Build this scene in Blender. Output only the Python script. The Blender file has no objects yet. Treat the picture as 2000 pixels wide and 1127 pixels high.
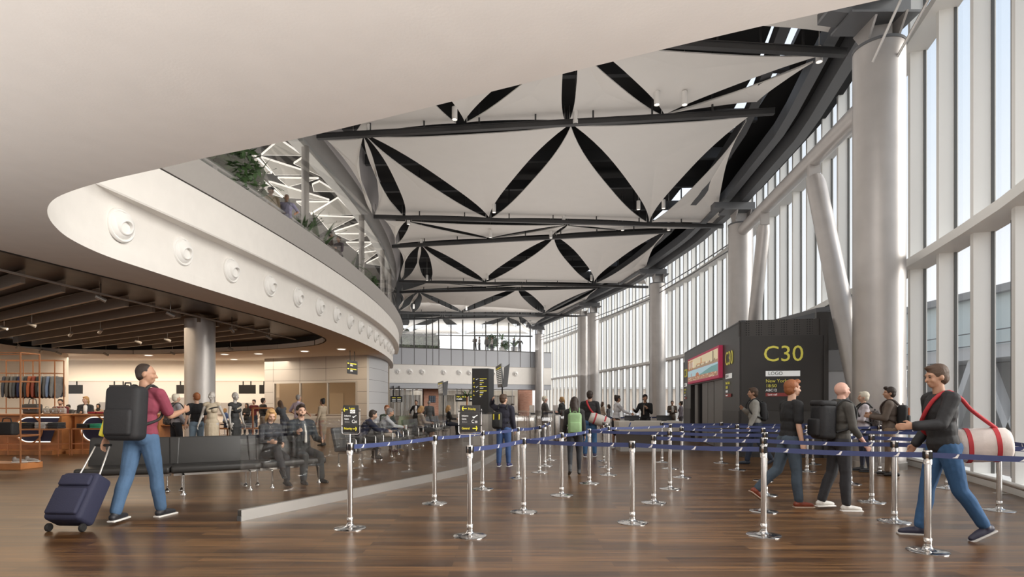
import bpy, bmesh, math, random
from mathutils import Vector as V, Matrix, Euler, noise
from mathutils.geometry import tessellate_polygon
random.seed(7)
PI = math.pi
SC = bpy.context.scene
COL = SC.collection

# ------------------------------------------------------------------ camera
F, EYE, HOR = 1120.0, 1.45, 788.0          # focal length (px of a 2000 px wide frame), eye height, horizon row
cam = bpy.data.cameras.new('camera')
cam.sensor_width = 36.0
cam.lens = F / 2000.0 * 36.0
cam.shift_y = (HOR - 563.5) / 2000.0
cam.clip_start, cam.clip_end = 0.05, 600
cam_o = bpy.data.objects.new('camera', cam)
cam_o.location = (0, 0, EYE)
cam_o.rotation_euler = (PI / 2, 0, 0)
COL.objects.link(cam_o)
SC.camera = cam_o

# ------------------------------------------------------------------ world, sun, area lights, exposure
w = bpy.data.worlds.new('sky')
SC.world = w
w.use_nodes = True
nt = w.node_tree
nt.nodes.clear()
tc = nt.nodes.new('ShaderNodeTexCoord')
sep = nt.nodes.new('ShaderNodeSeparateXYZ')
ramp = nt.nodes.new('ShaderNodeValToRGB')
e = ramp.color_ramp.elements
e[0].position, e[0].color = 0.0, (0.80, 0.79, 0.77, 1)
e[1].position, e[1].color = 1.0, (0.50, 0.63, 0.85, 1)
n = e.new(0.02); n.color = (1.0, 0.99, 0.97, 1)
n = e.new(0.15); n.color = (0.95, 0.97, 1.0, 1)
n = e.new(0.45); n.color = (0.70, 0.80, 0.93, 1)
cl = nt.nodes.new('ShaderNodeTexNoise')
cl.inputs['Scale'].default_value = 2.2
cl.inputs['Detail'].default_value = 6
cr = nt.nodes.new('ShaderNodeValToRGB')
cr.color_ramp.elements[0].position, cr.color_ramp.elements[0].color = 0.48, (0, 0, 0, 1)
cr.color_ramp.elements[1].position, cr.color_ramp.elements[1].color = 0.72, (0.75, 0.75, 0.75, 1)
mx = nt.nodes.new('ShaderNodeMixRGB')
mx.inputs[2].default_value = (1, 1, 1, 1)
bg = nt.nodes.new('ShaderNodeBackground')
bg.inputs['Strength'].default_value = 1.2
out = nt.nodes.new('ShaderNodeOutputWorld')
L = nt.links.new
L(tc.outputs['Generated'], sep.inputs[0]); L(sep.outputs['Z'], ramp.inputs[0])
L(tc.outputs['Generated'], cl.inputs['Vector']); L(cl.outputs['Fac'], cr.inputs[0])
L(cr.outputs[0], mx.inputs[0]); L(ramp.outputs[0], mx.inputs[1])
L(mx.outputs[0], bg.inputs['Color']); L(bg.outputs[0], out.inputs[0])

sun = bpy.data.lights.new('sun', 'SUN')
sun.energy, sun.angle, sun.color = 6.0, math.radians(42), (1.0, 0.95, 0.88)
so = bpy.data.objects.new('sun', sun)
so.rotation_euler = V((-0.90, 0.22, -0.28)).to_track_quat('-Z', 'Y').to_euler()
so.location = (30, 10, 30)
COL.objects.link(so)

def area(name, loc, size, power, color=(1, 1, 1), rot=(0, 0, 0), spread=180):
    l = bpy.data.lights.new(name, 'AREA')
    l.shape = 'RECTANGLE'
    l.size, l.size_y = size
    l.energy, l.color = power, color
    l.spread = math.radians(spread)
    o = bpy.data.objects.new(name, l)
    o.location, o.rotation_euler = loc, rot
    COL.objects.link(o)
    return o
D_ = math.radians
WARM, SOFT = (1.0, 0.80, 0.58), (1.0, 0.965, 0.925)
area('fill_up_entrance', (-1, -3.5, 0.3), (16, 9), 1900, (1.0, 0.985, 0.97), (PI, 0, 0))  # unseen fill behind the camera, added to brighten the near ceiling
area('fill_up_shop_side', (-8.5, 2.0, 0.3), (6, 5), 240, (1.0, 0.985, 0.97), (PI, 0, 0))  # fill added outside the frame for the left part of the ceiling
area('fill_up_hall', (2, 33, 4.0), (10, 48), 1050, SOFT, (PI, 0, 0))  # invisible fill in mid air, added to light the sails from below
area('fill_down_hall', (2.5, 28, 10.2), (10, 40), 500, SOFT)  # ambient fill added over the hall for floor and people
area('fill_down_entrance', (0.5, 4.6, 8.5), (7, 5), 420, SOFT)  # unseen fill added above the entrance to brighten people
area('shop_downlight', (-16.5, 20, 4.25), (9, 12), 680, WARM)
area('counter_hall_downlight', (-22, 35, 4.1), (16, 4), 1000, (1.0, 0.84, 0.66))
area('back_hall_downlight', (-24, 41.2, 4.1), (18, 3), 850, (1.0, 0.88, 0.74))
area('drum_room_downlight', (-12.3, 38.5, 4.0), (5, 2), 130, WARM)
area('seating_downlight', (-9.5, 31.5, 4.2), (6, 3), 160, WARM)
area('balcony_fill_up', (-11.5, 24, 7.3), (5, 30), 700, SOFT, (PI, 0, 0))  # fill added to lift the balcony ceiling panels, no fixture there
area('balcony_fill_down', (-12, 24, 10.2), (7, 26), 750, SOFT)  # fill added so the balcony people are not dark
area('far_wall_fill', (-4, 53, 9.6), (14, 2), 380, SOFT, (D_(52), 0, D_(22)))  # unseen fill added to brighten the far end wall
area('far_shop_downlight', (-4, 68, 3.0), (16, 3), 260, SOFT)
area('far_balcony_fill', (-5, 69.5, 7.6), (16, 8), 900, SOFT, (PI, 0, 0))  # fill added for the undersides of the farthest sails
SC.view_settings.view_transform = 'Standard'
SC.view_settings.look = 'None'
SC.view_settings.exposure = 0.0
SC.view_settings.gamma = 1.0
SC.view_settings.use_curve_mapping = False
SC.cycles.use_denoising = True
SC.cycles.max_bounces = 8
SC.cycles.transparent_max_bounces = 16
SC.cycles.caustics_reflective = False
SC.cycles.caustics_refractive = False

# ------------------------------------------------------------------ placing: a photo pixel read at a known depth / height
def fl(px, py, z=0.0):                     # point where the ray through a pixel meets height z
    Y = (z - EYE) * F / (HOR - py)
    return V(((px - 1000) * Y / F, Y, z))
def pt(px, py, Y):                         # point on the ray at depth Y
    return V(((px - 1000) * Y / F, Y, EYE + (HOR - py) * Y / F))

# ------------------------------------------------------------------ materials
_m = {}
def mat(name, col=(0.8, 0.8, 0.8), rough=0.5, metal=0.0, spec=0.5, emit=None, es=1.0, var=0.0, vs=8.0, bump=0.0, bs=60.0, coat=0.0):
    if name in _m: return _m[name]
    m = bpy.data.materials.new(name); m.use_nodes = True
    t = m.node_tree; b = t.nodes['Principled BSDF']
    b.inputs['Base Color'].default_value = (*col, 1)
    b.inputs['Roughness'].default_value = rough
    b.inputs['Metallic'].default_value = metal
    b.inputs['Specular IOR Level'].default_value = spec
    b.inputs['Coat Weight'].default_value = coat
    if emit:
        b.inputs['Emission Color'].default_value = (*emit, 1)
        b.inputs['Emission Strength'].default_value = es
    if var or bump:
        c = t.nodes.new('ShaderNodeTexCoord')
    if var:
        nz = t.nodes.new('ShaderNodeTexNoise'); nz.inputs['Scale'].default_value = vs; nz.inputs['Detail'].default_value = 5
        r = t.nodes.new('ShaderNodeValToRGB')
        r.color_ramp.elements[0].position, r.color_ramp.elements[1].position = 0.3, 0.7
        r.color_ramp.elements[0].color = (*[x * (1 - var) for x in col], 1)
        r.color_ramp.elements[1].color = (*[min(1, x * (1 + var)) for x in col], 1)
        t.links.new(c.outputs['Object'], nz.inputs['Vector']); t.links.new(nz.outputs['Fac'], r.inputs[0])
        t.links.new(r.outputs[0], b.inputs['Base Color'])
    if bump:
        n2 = t.nodes.new('ShaderNodeTexNoise'); n2.inputs['Scale'].default_value = bs; n2.inputs['Detail'].default_value = 4
        bp = t.nodes.new('ShaderNodeBump'); bp.inputs['Strength'].default_value = bump; bp.inputs['Distance'].default_value = 0.02
        t.links.new(c.outputs['Object'], n2.inputs['Vector']); t.links.new(n2.outputs['Fac'], bp.inputs['Height'])
        t.links.new(bp.outputs[0], b.inputs['Normal'])
    _m[name] = m
    return m

def glass(name, tint=(1, 1, 1), refl=0.10, rough=0.02, grz=0.3):
    if name in _m: return _m[name]
    m = bpy.data.materials.new(name); m.use_nodes = True
    t = m.node_tree; t.nodes.clear()
    tr = t.nodes.new('ShaderNodeBsdfTransparent'); tr.inputs[0].default_value = (*tint, 1)
    gl = t.nodes.new('ShaderNodeBsdfGlossy'); gl.inputs['Roughness'].default_value = rough
    fr = t.nodes.new('ShaderNodeLayerWeight'); fr.inputs[0].default_value = 0.25
    mr = t.nodes.new('ShaderNodeMapRange'); mr.inputs[3].default_value = refl; mr.inputs[4].default_value = grz
    ms = t.nodes.new('ShaderNodeMixShader'); o = t.nodes.new('ShaderNodeOutputMaterial')
    t.links.new(fr.outputs['Fresnel'], mr.inputs[0]); t.links.new(mr.outputs[0], ms.inputs[0])
    t.links.new(tr.outputs[0], ms.inputs[1]); t.links.new(gl.outputs[0], ms.inputs[2]); t.links.new(ms.outputs[0], o.inputs[0])
    _m[name] = m
    return m

def wood_floor():
    m = bpy.data.materials.new('wood_floor'); m.use_nodes = True
    t = m.node_tree; b = t.nodes['Principled BSDF']
    c = t.nodes.new('ShaderNodeTexCoord')
    br = t.nodes.new('ShaderNodeTexBrick'); br.offset = 0.37; br.offset_frequency = 2
    br.inputs['Scale'].default_value = 1.0
    br.inputs['Brick Width'].default_value = 1.45; br.inputs['Row Height'].default_value = 0.15
    br.inputs['Mortar Size'].default_value = 0.0016; br.inputs['Bias'].default_value = 0.0
    br.inputs['Color1'].default_value = (0.066, 0.030, 0.010, 1); br.inputs['Color2'].default_value = (0.185, 0.096, 0.038, 1)
    br.inputs['Mortar'].default_value = (0.045, 0.028, 0.018, 1)
    mp = t.nodes.new('ShaderNodeMapping'); mp.inputs['Scale'].default_value = (0.45, 9, 1)
    nz = t.nodes.new('ShaderNodeTexNoise'); nz.inputs['Scale'].default_value = 2.0; nz.inputs['Detail'].default_value = 8; nz.inputs['Roughness'].default_value = 0.65
    rp = t.nodes.new('ShaderNodeValToRGB'); rp.color_ramp.elements[0].position = 0.32; rp.color_ramp.elements[1].position = 0.7
    rp.color_ramp.elements[0].color = (0.30, 0.28, 0.26, 1); rp.color_ramp.elements[1].color = (1.55, 1.5, 1.42, 1)
    mu = t.nodes.new('ShaderNodeMixRGB'); mu.blend_type = 'MULTIPLY'; mu.inputs[0].default_value = 1
    t.links.new(c.outputs['Object'], br.inputs['Vector']); t.links.new(c.outputs['Object'], mp.inputs[0]); t.links.new(mp.outputs[0], nz.inputs['Vector'])
    t.links.new(nz.outputs['Fac'], rp.inputs[0]); t.links.new(br.outputs['Color'], mu.inputs[1]); t.links.new(rp.outputs[0], mu.inputs[2])
    t.links.new(mu.outputs[0], b.inputs['Base Color'])
    ro = t.nodes.new('ShaderNodeMapRange'); ro.inputs[3].default_value = 0.25; ro.inputs[4].default_value = 0.37
    t.links.new(nz.outputs['Fac'], ro.inputs[0]); t.links.new(ro.outputs[0], b.inputs['Roughness'])
    b.inputs['IOR'].default_value = 1.36
    bp = t.nodes.new('ShaderNodeBump'); bp.inputs['Strength'].default_value = 0.02; bp.inputs['Distance'].default_value = 0.01
    t.links.new(nz.outputs['Fac'], bp.inputs['Height']); t.links.new(bp.outputs[0], b.inputs['Normal'])
    b.inputs['Specular IOR Level'].default_value = 0.75
    return m

def brick_mat():
    m = bpy.data.materials.new('red_brick'); m.use_nodes = True
    t = m.node_tree; b = t.nodes['Principled BSDF']
    c = t.nodes.new('ShaderNodeTexCoord')
    mp = t.nodes.new('ShaderNodeMapping'); mp.inputs['Rotation'].default_value = (PI / 2, 0, 0)
    br = t.nodes.new('ShaderNodeTexBrick'); br.inputs['Scale'].default_value = 1
    br.inputs['Brick Width'].default_value = 0.25; br.inputs['Row Height'].default_value = 0.075; br.inputs['Mortar Size'].default_value = 0.008
    br.inputs['Color1'].default_value = (0.50, 0.23, 0.15, 1); br.inputs['Color2'].default_value = (0.38, 0.16, 0.10, 1); br.inputs['Mortar'].default_value = (0.4, 0.33, 0.28, 1)
    t.links.new(c.outputs['Object'], mp.inputs[0]); t.links.new(mp.outputs[0], br.inputs['Vector']); t.links.new(br.outputs['Color'], b.inputs['Base Color'])
    b.inputs['Roughness'].default_value = 0.85
    return m

PLASTER = mat('warm_white_plaster', (0.80, 0.765, 0.72), 0.85, var=0.02, vs=3, bump=0.06, bs=40)
WHITE = mat('white_paint', (0.82, 0.80, 0.77), 0.6)
SAIL = mat('white_sail_fabric', (0.80, 0.77, 0.73), 0.9, var=0.012, vs=1.5)
STEEL = mat('brushed_steel', (0.62, 0.60, 0.58), 0.22, 1.0)
CHROME = mat('chrome', (0.56, 0.55, 0.54), 0.13, 1.0)
ALU = mat('satin_aluminium', (0.62, 0.60, 0.57), 0.35, 0.8)
DARKSTEEL = mat('dark_grey_steel', (0.075, 0.076, 0.08), 0.5, 0.2)
MIDSTEEL = mat('grey_painted_steel', (0.14, 0.143, 0.15), 0.5, 0.2)
BLACK = mat('black_void', (0.012, 0.011, 0.011), 0.8)
COLMAT = mat('cast_grey_metal', (0.50, 0.47, 0.45), 0.40, 0.45, var=0.07, vs=1.6)
CURTAIN = mat('pale_grey_mullion', (0.86, 0.85, 0.815), 0.5, 0.0)
GLASS = glass('clear_glass', (0.985, 0.99, 0.99), 0.03, 0.02, 0.12)
BGLASS = glass('barrier_glass', (0.965, 0.965, 0.955), 0.10)
DGLASS = glass('smoked_glass', (0.80, 0.74, 0.66), 0.10)
BRICK = brick_mat()
WOOD = wood_floor()
COPPER = mat('copper_frame', (0.55, 0.24, 0.11), 0.35, 0.7)
OAK = mat('orange_wood', (0.40, 0.16, 0.055), 0.4, var=0.2, vs=4)
BELT = mat('blue_belt', (0.045, 0.062, 0.175), 0.6)
MARK = mat('white_mark', (0.85, 0.85, 0.85), 0.6)
SIGNBLACK = mat('sign_black', (0.014, 0.013, 0.013), 0.35)
YELLOW = mat('sign_yellow', (0.85, 0.75, 0.06), 0.5, emit=(0.85, 0.72, 0.04), es=0.35)
SIGNWHITE = mat('sign_white', (0.85, 0.85, 0.83), 0.5, emit=(0.8, 0.8, 0.78), es=0.3)
SEATMAT = mat('black_leather', (0.022, 0.021, 0.020), 0.45, bump=0.05, bs=200)
GREYPANEL = mat('blue_grey_panel', (0.42, 0.43, 0.46), 0.45)
LAMPGLOW = mat('lamp_glow', (1, 1, 1), 0.5, emit=(1.0, 0.95, 0.85), es=2.0)
WARMGLOW = mat('warm_strip_glow', (1, 1, 1), 0.5, emit=(1.0, 0.93, 0.82), es=1.1)
LEAF = mat('plant_green', (0.05, 0.10, 0.03), 0.6, var=0.4, vs=6)

# ------------------------------------------------------------------ mesh builder
class MB:
    def __init__(s):
        s.v, s.f, s.m, s.mats, s.sm = [], [], [], [], []
    def mi(s, m):
        if m not in s.mats: s.mats.append(m)
        return s.mats.index(m)
    def add(s, vs, fs, m, smooth=False):
        o = len(s.v); k = s.mi(m)
        s.v += [V(x) for x in vs]
        for f in fs:
            s.f.append([o + i for i in f]); s.m.append(k); s.sm.append(smooth)
        return s
    def box(s, c, d, m, rz=0.0, R=None):
        R = R or Matrix.Rotation(rz, 3, 'Z'); c = V(c)
        vs = [c + R @ V((x * d[0] / 2, y * d[1] / 2, z * d[2] / 2)) for x in (-1, 1) for y in (-1, 1) for z in (-1, 1)]
        return s.add(vs, [(0, 1, 3, 2), (4, 6, 7, 5), (0, 4, 5, 1), (2, 3, 7, 6), (0, 2, 6, 4), (1, 5, 7, 3)], m)
    def rbox(s, c, d, m, r=0.02, rz=0.0, R=None, n=3):          # rounded box
        R = R or Matrix.Rotation(rz, 3, 'Z'); c = V(c)
        bm = bmesh.new(); bmesh.ops.create_cube(bm, size=1)
        for v in bm.verts: v.co = V((v.co.x * d[0], v.co.y * d[1], v.co.z * d[2]))
        bmesh.ops.bevel(bm, geom=list(bm.edges), offset=min(r, min(d) * 0.49), segments=n, profile=0.5, affect='EDGES')
        bm.verts.index_update()
        s.add([c + R @ v.co for v in bm.verts], [[v.index for v in f.verts] for f in bm.faces], m, True); bm.free()
        return s
    def bar(s, a, b, wdt, hgt, m, up=(0, 0, 1)):
        a, b = V(a), V(b); y = (b - a); ln = y.length
        if ln < 1e-6: return s
        y.normalize(); up = V(up)
        if abs(y.dot(up)) > 0.99: up = V((1, 0, 0))
        x = y.cross(up).normalized(); z = x.cross(y)
        R = Matrix((x, y, z)).transposed()
        return s.box((a + b) / 2, (wdt, ln, hgt), m, R=R)
    def tube(s, a, b, r1, r2, m, n=16, caps=True):
        a, b = V(a), V(b); d = (b - a).normalized()
        x = d.orthogonal().normalized(); y = d.cross(x)
        vs = []
        for p, r in ((a, r1), (b, r2)):
            vs += [p + (x * math.cos(2 * PI * i / n) + y * math.sin(2 * PI * i / n)) * r for i in range(n)]
        s.add(vs, [(i, (i + 1) % n, n + (i + 1) % n, n + i) for i in range(n)], m, True)
        if caps:
            s.add(vs, [list(range(n))[::-1], list(range(n, 2 * n))], m)
        return s
    def path(s, pts, r, m, n=10):
        pts = [V(p) for p in pts]; vs = []
        x = None
        for i, p in enumerate(pts):
            d = (pts[min(i + 1, len(pts) - 1)] - pts[max(i - 1, 0)]).normalized()
            x = d.orthogonal().normalized() if x is None else (x - d * x.dot(d)).normalized()
            y = d.cross(x); rr = r[i] if isinstance(r, (list, tuple)) else r
            vs += [p + (x * math.cos(2 * PI * k / n) + y * math.sin(2 * PI * k / n)) * rr for k in range(n)]
        fs = [(j * n + i, j * n + (i + 1) % n, (j + 1) * n + (i + 1) % n, (j + 1) * n + i) for j in range(len(pts) - 1) for i in range(n)]
        s.add(vs, fs, m, True)
        k = (len(pts) - 1) * n
        return s.add(vs, [list(range(n))[::-1], list(range(k, k + n))], m)
    def lathe(s, prof, m, c=(0, 0, 0), axis=(0, 0, 1), n=28):
        d = V(axis).normalized(); x = d.orthogonal().normalized(); y = d.cross(x); c = V(c)
        vs = [c + d * z + (x * math.cos(2 * PI * i / n) + y * math.sin(2 * PI * i / n)) * max(r, 1e-4) for r, z in prof for i in range(n)]
        fs = [(j * n + i, j * n + (i + 1) % n, (j + 1) * n + (i + 1) % n, (j + 1) * n + i) for j in range(len(prof) - 1) for i in range(n)]
        return s.add(vs, fs, m, True)
    def prism(s, poly, z0, z1, m, holes=()):                    # plan polygon with holes between two heights
        loops = [[V((p[0], p[1], 0)) for p in q] for q in (poly, *holes)]
        flat = [p for q in loops for p in q]
        tri = tessellate_polygon(loops); k = len(flat)
        vs = [V((p.x, p.y, z0)) for p in flat] + [V((p.x, p.y, z1)) for p in flat]
        fs = [list(t)[::-1] for t in tri] + [[i + k for i in t] for t in tri]
        o = 0
        for q in loops:
            nq = len(q)
            fs += [(o + i, o + (i + 1) % nq, k + o + (i + 1) % nq, k + o + i) for i in range(nq)]
            o += nq
        return s.add(vs, fs, m)
    def slab(s, poly, nrm, th, m):                              # any planar polygon given thickness along nrm
        nrm = V(nrm).normalized() * th; p = [V(q) for q in poly]; k = len(p)
        vs = p + [q + nrm for q in p]
        fs = [list(range(k))[::-1], list(range(k, 2 * k))] + [(i, (i + 1) % k, k + (i + 1) % k, k + i) for i in range(k)]
        return s.add(vs, fs, m)
    def sweep(s, plan, prof, m, closed=False, smooth=True):     # plan: [(x,y,nx,ny)], profile: [(offset,z)]
        k = len(prof)
        vs = [V((x + nx * o, y + ny * o, z)) for x, y, nx, ny in plan for o, z in prof]
        q = range(k) if closed else range(k - 1)
        fs = [(j * k + i, (j + 1) * k + i, (j + 1) * k + (i + 1) % k, j * k + (i + 1) % k) for j in range(len(plan) - 1) for i in q]
        return s.add(vs, fs, m, smooth)
    def ell(s, c, r, m, R=None, n=14):
        c = V(c); vs, fs = [], []; h = n // 2
        for j in range(h + 1):
            t = PI * j / h
            for i in range(n):
                a = 2 * PI * i / n
                p = V((r[0] * math.sin(t) * math.cos(a), r[1] * math.sin(t) * math.sin(a), r[2] * math.cos(t)))
                vs.append(c + (R @ p if R else p))
        fs = [(j * n + i, (j + 1) * n + i, (j + 1) * n + (i + 1) % n, j * n + (i + 1) % n) for j in range(h) for i in range(n)]
        return s.add(vs, fs, m, True)
    def text(s, body, m, size, R, p, align='LEFT', th=0.003, sx=1.0):   # lettering: R columns = right, up, out of the sign
        cu = bpy.data.curves.new('lettering', 'FONT'); cu.body = body; cu.size = size; cu.align_x = align
        cu.extrude = th; cu.resolution_u = 3
        o = bpy.data.objects.new('lettering', cu); COL.objects.link(o)
        dg = bpy.context.evaluated_depsgraph_get(); me = o.evaluated_get(dg).to_mesh()
        vs = [V(p) + R @ V((v.co.x * sx, v.co.y, v.co.z)) for v in me.vertices]
        s.add(vs, [list(f.vertices) for f in me.polygons], m)
        o.evaluated_get(dg).to_mesh_clear()
        bpy.data.objects.remove(o); bpy.data.curves.remove(cu)
        return s
    def obj(s, name, parent=None, local=False, auto=True):
        off = V((0, 0, 0)) if (parent is None or local) else wloc(parent)
        me = bpy.data.meshes.new(name)
        me.from_pydata([v - off for v in s.v], [], s.f)
        for m in s.mats: me.materials.append(m)
        for p, k, sm in zip(me.polygons, s.m, s.sm):
            p.material_index = k; p.use_smooth = sm
        bm = bmesh.new(); bm.from_mesh(me)
        bmesh.ops.remove_doubles(bm, verts=bm.verts, dist=1e-5)
        if auto: bmesh.ops.recalc_face_normals(bm, faces=bm.faces)
        for ed in bm.edges:
            if len(ed.link_faces) == 2 and ed.calc_face_angle(0) > 0.9: ed.smooth = False
        bm.to_mesh(me); bm.free(); me.update()
        o = bpy.data.objects.new(name, me); COL.objects.link(o)
        if parent: o.parent = parent
        return o

def wloc(o):
    p = V((0, 0, 0))
    while o: p = p + o.location; o = o.parent
    return p
def tag(o, label, cat, group=None, kind=None):
    o['label'] = label; o['category'] = cat
    if group: o['group'] = group
    if kind: o['kind'] = kind
    return o
def struct(o):
    o['kind'] = 'structure'; return o
def thing(name, label, cat, loc=(0, 0, 0), rz=0.0, group=None):
    o = bpy.data.objects.new(name, None); o.empty_display_size = 0.2; COL.objects.link(o)
    o.location = loc; o.rotation_euler = (0, 0, rz)
    return tag(o, label, cat, group)
KIDS = {}
def kids(o): return [c for c in COL.objects if c.parent == o]
def dup(root, loc, rz=0.0, label=None, group=None, kd=None):
    r = root.copy(); COL.objects.link(r); r.location = loc; r.rotation_euler = (0, 0, rz)
    if label: r['label'] = label
    if group: r['group'] = group
    for ch in (kd or kids(root)):
        c = ch.copy(); COL.objects.link(c); c.parent = r
    return r
ORD = ['first', 'second', 'third', 'fourth', 'fifth', 'sixth', 'seventh', 'eighth', 'ninth', 'tenth', 'eleventh', 'twelfth', 'thirteenth', 'fourteenth', 'fifteenth', 'sixteenth', 'seventeenth', 'eighteenth', 'nineteenth', 'twentieth']
def nth(i, n, a='left'):
    b = {'left': 'right', 'front': 'back', 'camera': 'far end', 'bottom': 'top'}[a]
    if i == 0: return a + 'most' if a in ('left',) else 'nearest the camera' if a in ('front', 'camera') else 'lowest'
    if i == n - 1: return b + 'most' if a in ('left',) else 'farthest from the camera' if a in ('front', 'camera') else 'topmost'
    return ORD[i] + ' from the ' + a
def lerp(a, b, t): return a + (b - a) * t
def spline(pts, n):                        # Catmull-Rom through plan points, resampled evenly
    P = [V((*p, 0)) if len(p) == 2 else V(p) for p in pts]; P = [2 * P[0] - P[1]] + P + [2 * P[-1] - P[-2]]
    dense = []
    for i in range(1, len(P) - 2):
        for k in range(24):
            t = k / 24; a, b, c, d = P[i - 1:i + 3]
            dense.append(0.5 * ((2 * b) + (c - a) * t + (2 * a - 5 * b + 4 * c - d) * t * t + (3 * b - a - 3 * c + d) * t ** 3))
    dense.append(P[-2])
    ln = [0]
    for i in range(1, len(dense)): ln.append(ln[-1] + (dense[i] - dense[i - 1]).length)
    out, j = [], 0
    for k in range(n + 1):
        s_ = ln[-1] * k / n
        while j < len(ln) - 2 and ln[j + 1] < s_: j += 1
        out.append(dense[j].lerp(dense[j + 1], (s_ - ln[j]) / max(1e-9, ln[j + 1] - ln[j])))
    return out
def plan(points):                          # plan points -> (x, y, nx, ny), normal to the right of travel
    r = []
    for i, p in enumerate(points):
        d = points[min(i + 1, len(points) - 1)] - points[max(i - 1, 0)]; d = V((d.x, d.y, 0)).normalized()
        r.append((p.x, p.y, d.y, -d.x))
    return r
def frame(right, up):                      # matrix whose columns are right, up, out
    right, up = V(right).normalized(), V(up).normalized()
    return Matrix((right, up, right.cross(up))).transposed()
# ================================================================== SETTING
# ---- floor
b = MB(); b.prism([(-34, -14), (16, -14), (16, 96), (-34, 96)], -0.25, 0, WOOD); struct(b.obj('floor'))
g = mat('apron_concrete', (0.55, 0.54, 0.52), 0.9, var=0.08, vs=0.2)
b = MB(); b.prism([(16.05, -60), (200, -60), (200, 260), (16.05, 260)], -0.6, -0.4, g); struct(b.obj('ground'))

# ---- the curved void edge and the rotunda front
CX, CY, CR = -99.02, 24.5, 92.0
def circ(Y, off=0.0): return CX + math.sqrt((CR + off) ** 2 - (Y - CY) ** 2)
near = [(7.2, 2.3), (5.0, 3.12), (2.6, 4.05), (1.16, 4.64), (-1.94, 6.02), (-3.57, 6.66), (-4.23, 6.94), (-5.17, 7.33), (-5.9, 7.69), (-6.45, 8.05), (-6.93, 8.55),
        (-7.34, 9.2), (-7.66, 9.97), (-7.83, 11.0), (-7.78, 12.1), (-7.65, 13.76)]
arc = [V((circ(Y), Y, 0)) for Y in [13.76 + i * 0.85 for i in range(1, 40)]]
edge = spline(near, 110) + arc
ZC = 4.3                                                       # soffit height
hole = [(-9.6, 10.5), (-9.35, 12.0), (-8.95, 14.2), (-8.6, 16.6), (-8.3, 19), (-8.1, 21.6), (-8.1, 23.5), (-8.25, 25.2), (-8.75, 26.6), (-9.6, 27.9), (-10.8, 28.9),
        (-12.2, 29.8), (-14.2, 30.8), (-18.2, 32.3), (-21.8, 33.0), (-25, 32.4), (-26.5, 30.5), (-25, 22), (-21, 14), (-16, 7.5), (-11, 6.5), (-9.8, 8)]
outer = [(7.2, -14)] + [(p.x, p.y) for p in edge] + [(-34, 46.9), (-34, -14)]
b = MB(); b.prism(outer, ZC, ZC + 0.22, PLASTER, [hole]); struct(b.obj('ceiling', auto=False))
# dark recess of the shop ceiling: lip, bronze lid
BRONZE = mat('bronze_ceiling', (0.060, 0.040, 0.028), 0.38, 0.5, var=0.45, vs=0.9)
ZR = 4.78
b = MB()
hp = [V((*p, 0)) for p in hole] + [V((*hole[0], 0))]
hs = spline([(p.x, p.y) for p in hp], 150)
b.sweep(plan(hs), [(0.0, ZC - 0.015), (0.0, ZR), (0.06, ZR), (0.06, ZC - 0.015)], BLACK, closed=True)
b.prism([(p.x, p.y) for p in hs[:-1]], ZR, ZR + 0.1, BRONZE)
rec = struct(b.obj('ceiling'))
BAF = mat('taupe_baffle', (0.235, 0.185, 0.145), 0.6)
BAFE = mat('pale_baffle_edge', (0.42, 0.35, 0.28), 0.5)
ends = [(-12.25, 13.0), (-12.15, 14.24), (-12.05, 15.4), (-11.95, 16.55), (-11.85, 17.65), (-11.75, 18.8), (-11.6, 20.0), (-11.5, 21.1), (-11.4, 22.25), (-11.2, 23.3), (-11.0, 24.4), (-10.8, 25.5), (-12.3, 11.8), (-12.3, 10.6)]
dsl = V((-0.84, 0.54, 0)).normalized()
for x, y in ends:
    ln = 2.0
    while ln < 16.5:
        p = V((x, y, 0)) + dsl * ln
        if p.x < -24.6 or p.y > 28.4 + (-9.9 - p.x) * 0.42 or (p.x < -18 and p.y > 31): break
        ln += 0.25
    a = V((x, y, 4.6)); c = a + dsl * ln
    b = MB(); b.bar(a, c, 0.10, 0.30, BAF); b.bar(a - V((0, 0, 0.155)), c - V((0, 0, 0.155)), 0.10, 0.012, BAFE)
    b.obj('baffle', rec)
# ---- rotunda front: nozzle wall, overhang, parapet
b = MB(); b.sweep(plan(edge), [(0, ZC), (-0.02, 4.7), (-0.02, 5.3), (0.02, 5.42), (0.10, 5.5)], PLASTER); struct(b.obj('wall_rotunda'))
up = [V((circ(Y), Y, 0)) for Y in [5.2 + i * 0.75 for i in range(57)]]
UP = plan(up)
b = MB(); b.sweep(UP, [(-1.2, 5.5), (0.40, 5.5), (0.42, 5.53), (0.42, 6.40), (0.38, 6.41)], PLASTER, smooth=False); struct(b.obj('trim_1'))
SHADEPAR = mat('shaded_parapet', (0.47, 0.445, 0.42), 0.6, var=0.02)  # shade on the outward leaning parapet is put into its colour
b = MB(); b.sweep(UP, [(0.36, 6.40), (0.36, 6.445)], BLACK); b.sweep(UP, [(-1.0, 6.44), (0.40, 6.45), (0.72, 6.94), (0.66, 6.97), (0.45, 6.97)], SHADEPAR, smooth=False); struct(b.obj('trim_2'))  # black strip painted in for the shadow gap below the parapet
b = MB(); b.prism([(p.x + 0.3, p.y) for p in up] + [(-34, 47), (-34, 5.2)], 6.30, 6.42, mat('pale_floor', (0.5, 0.47, 0.44), 0.5)); struct(b.obj('floor'))
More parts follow.
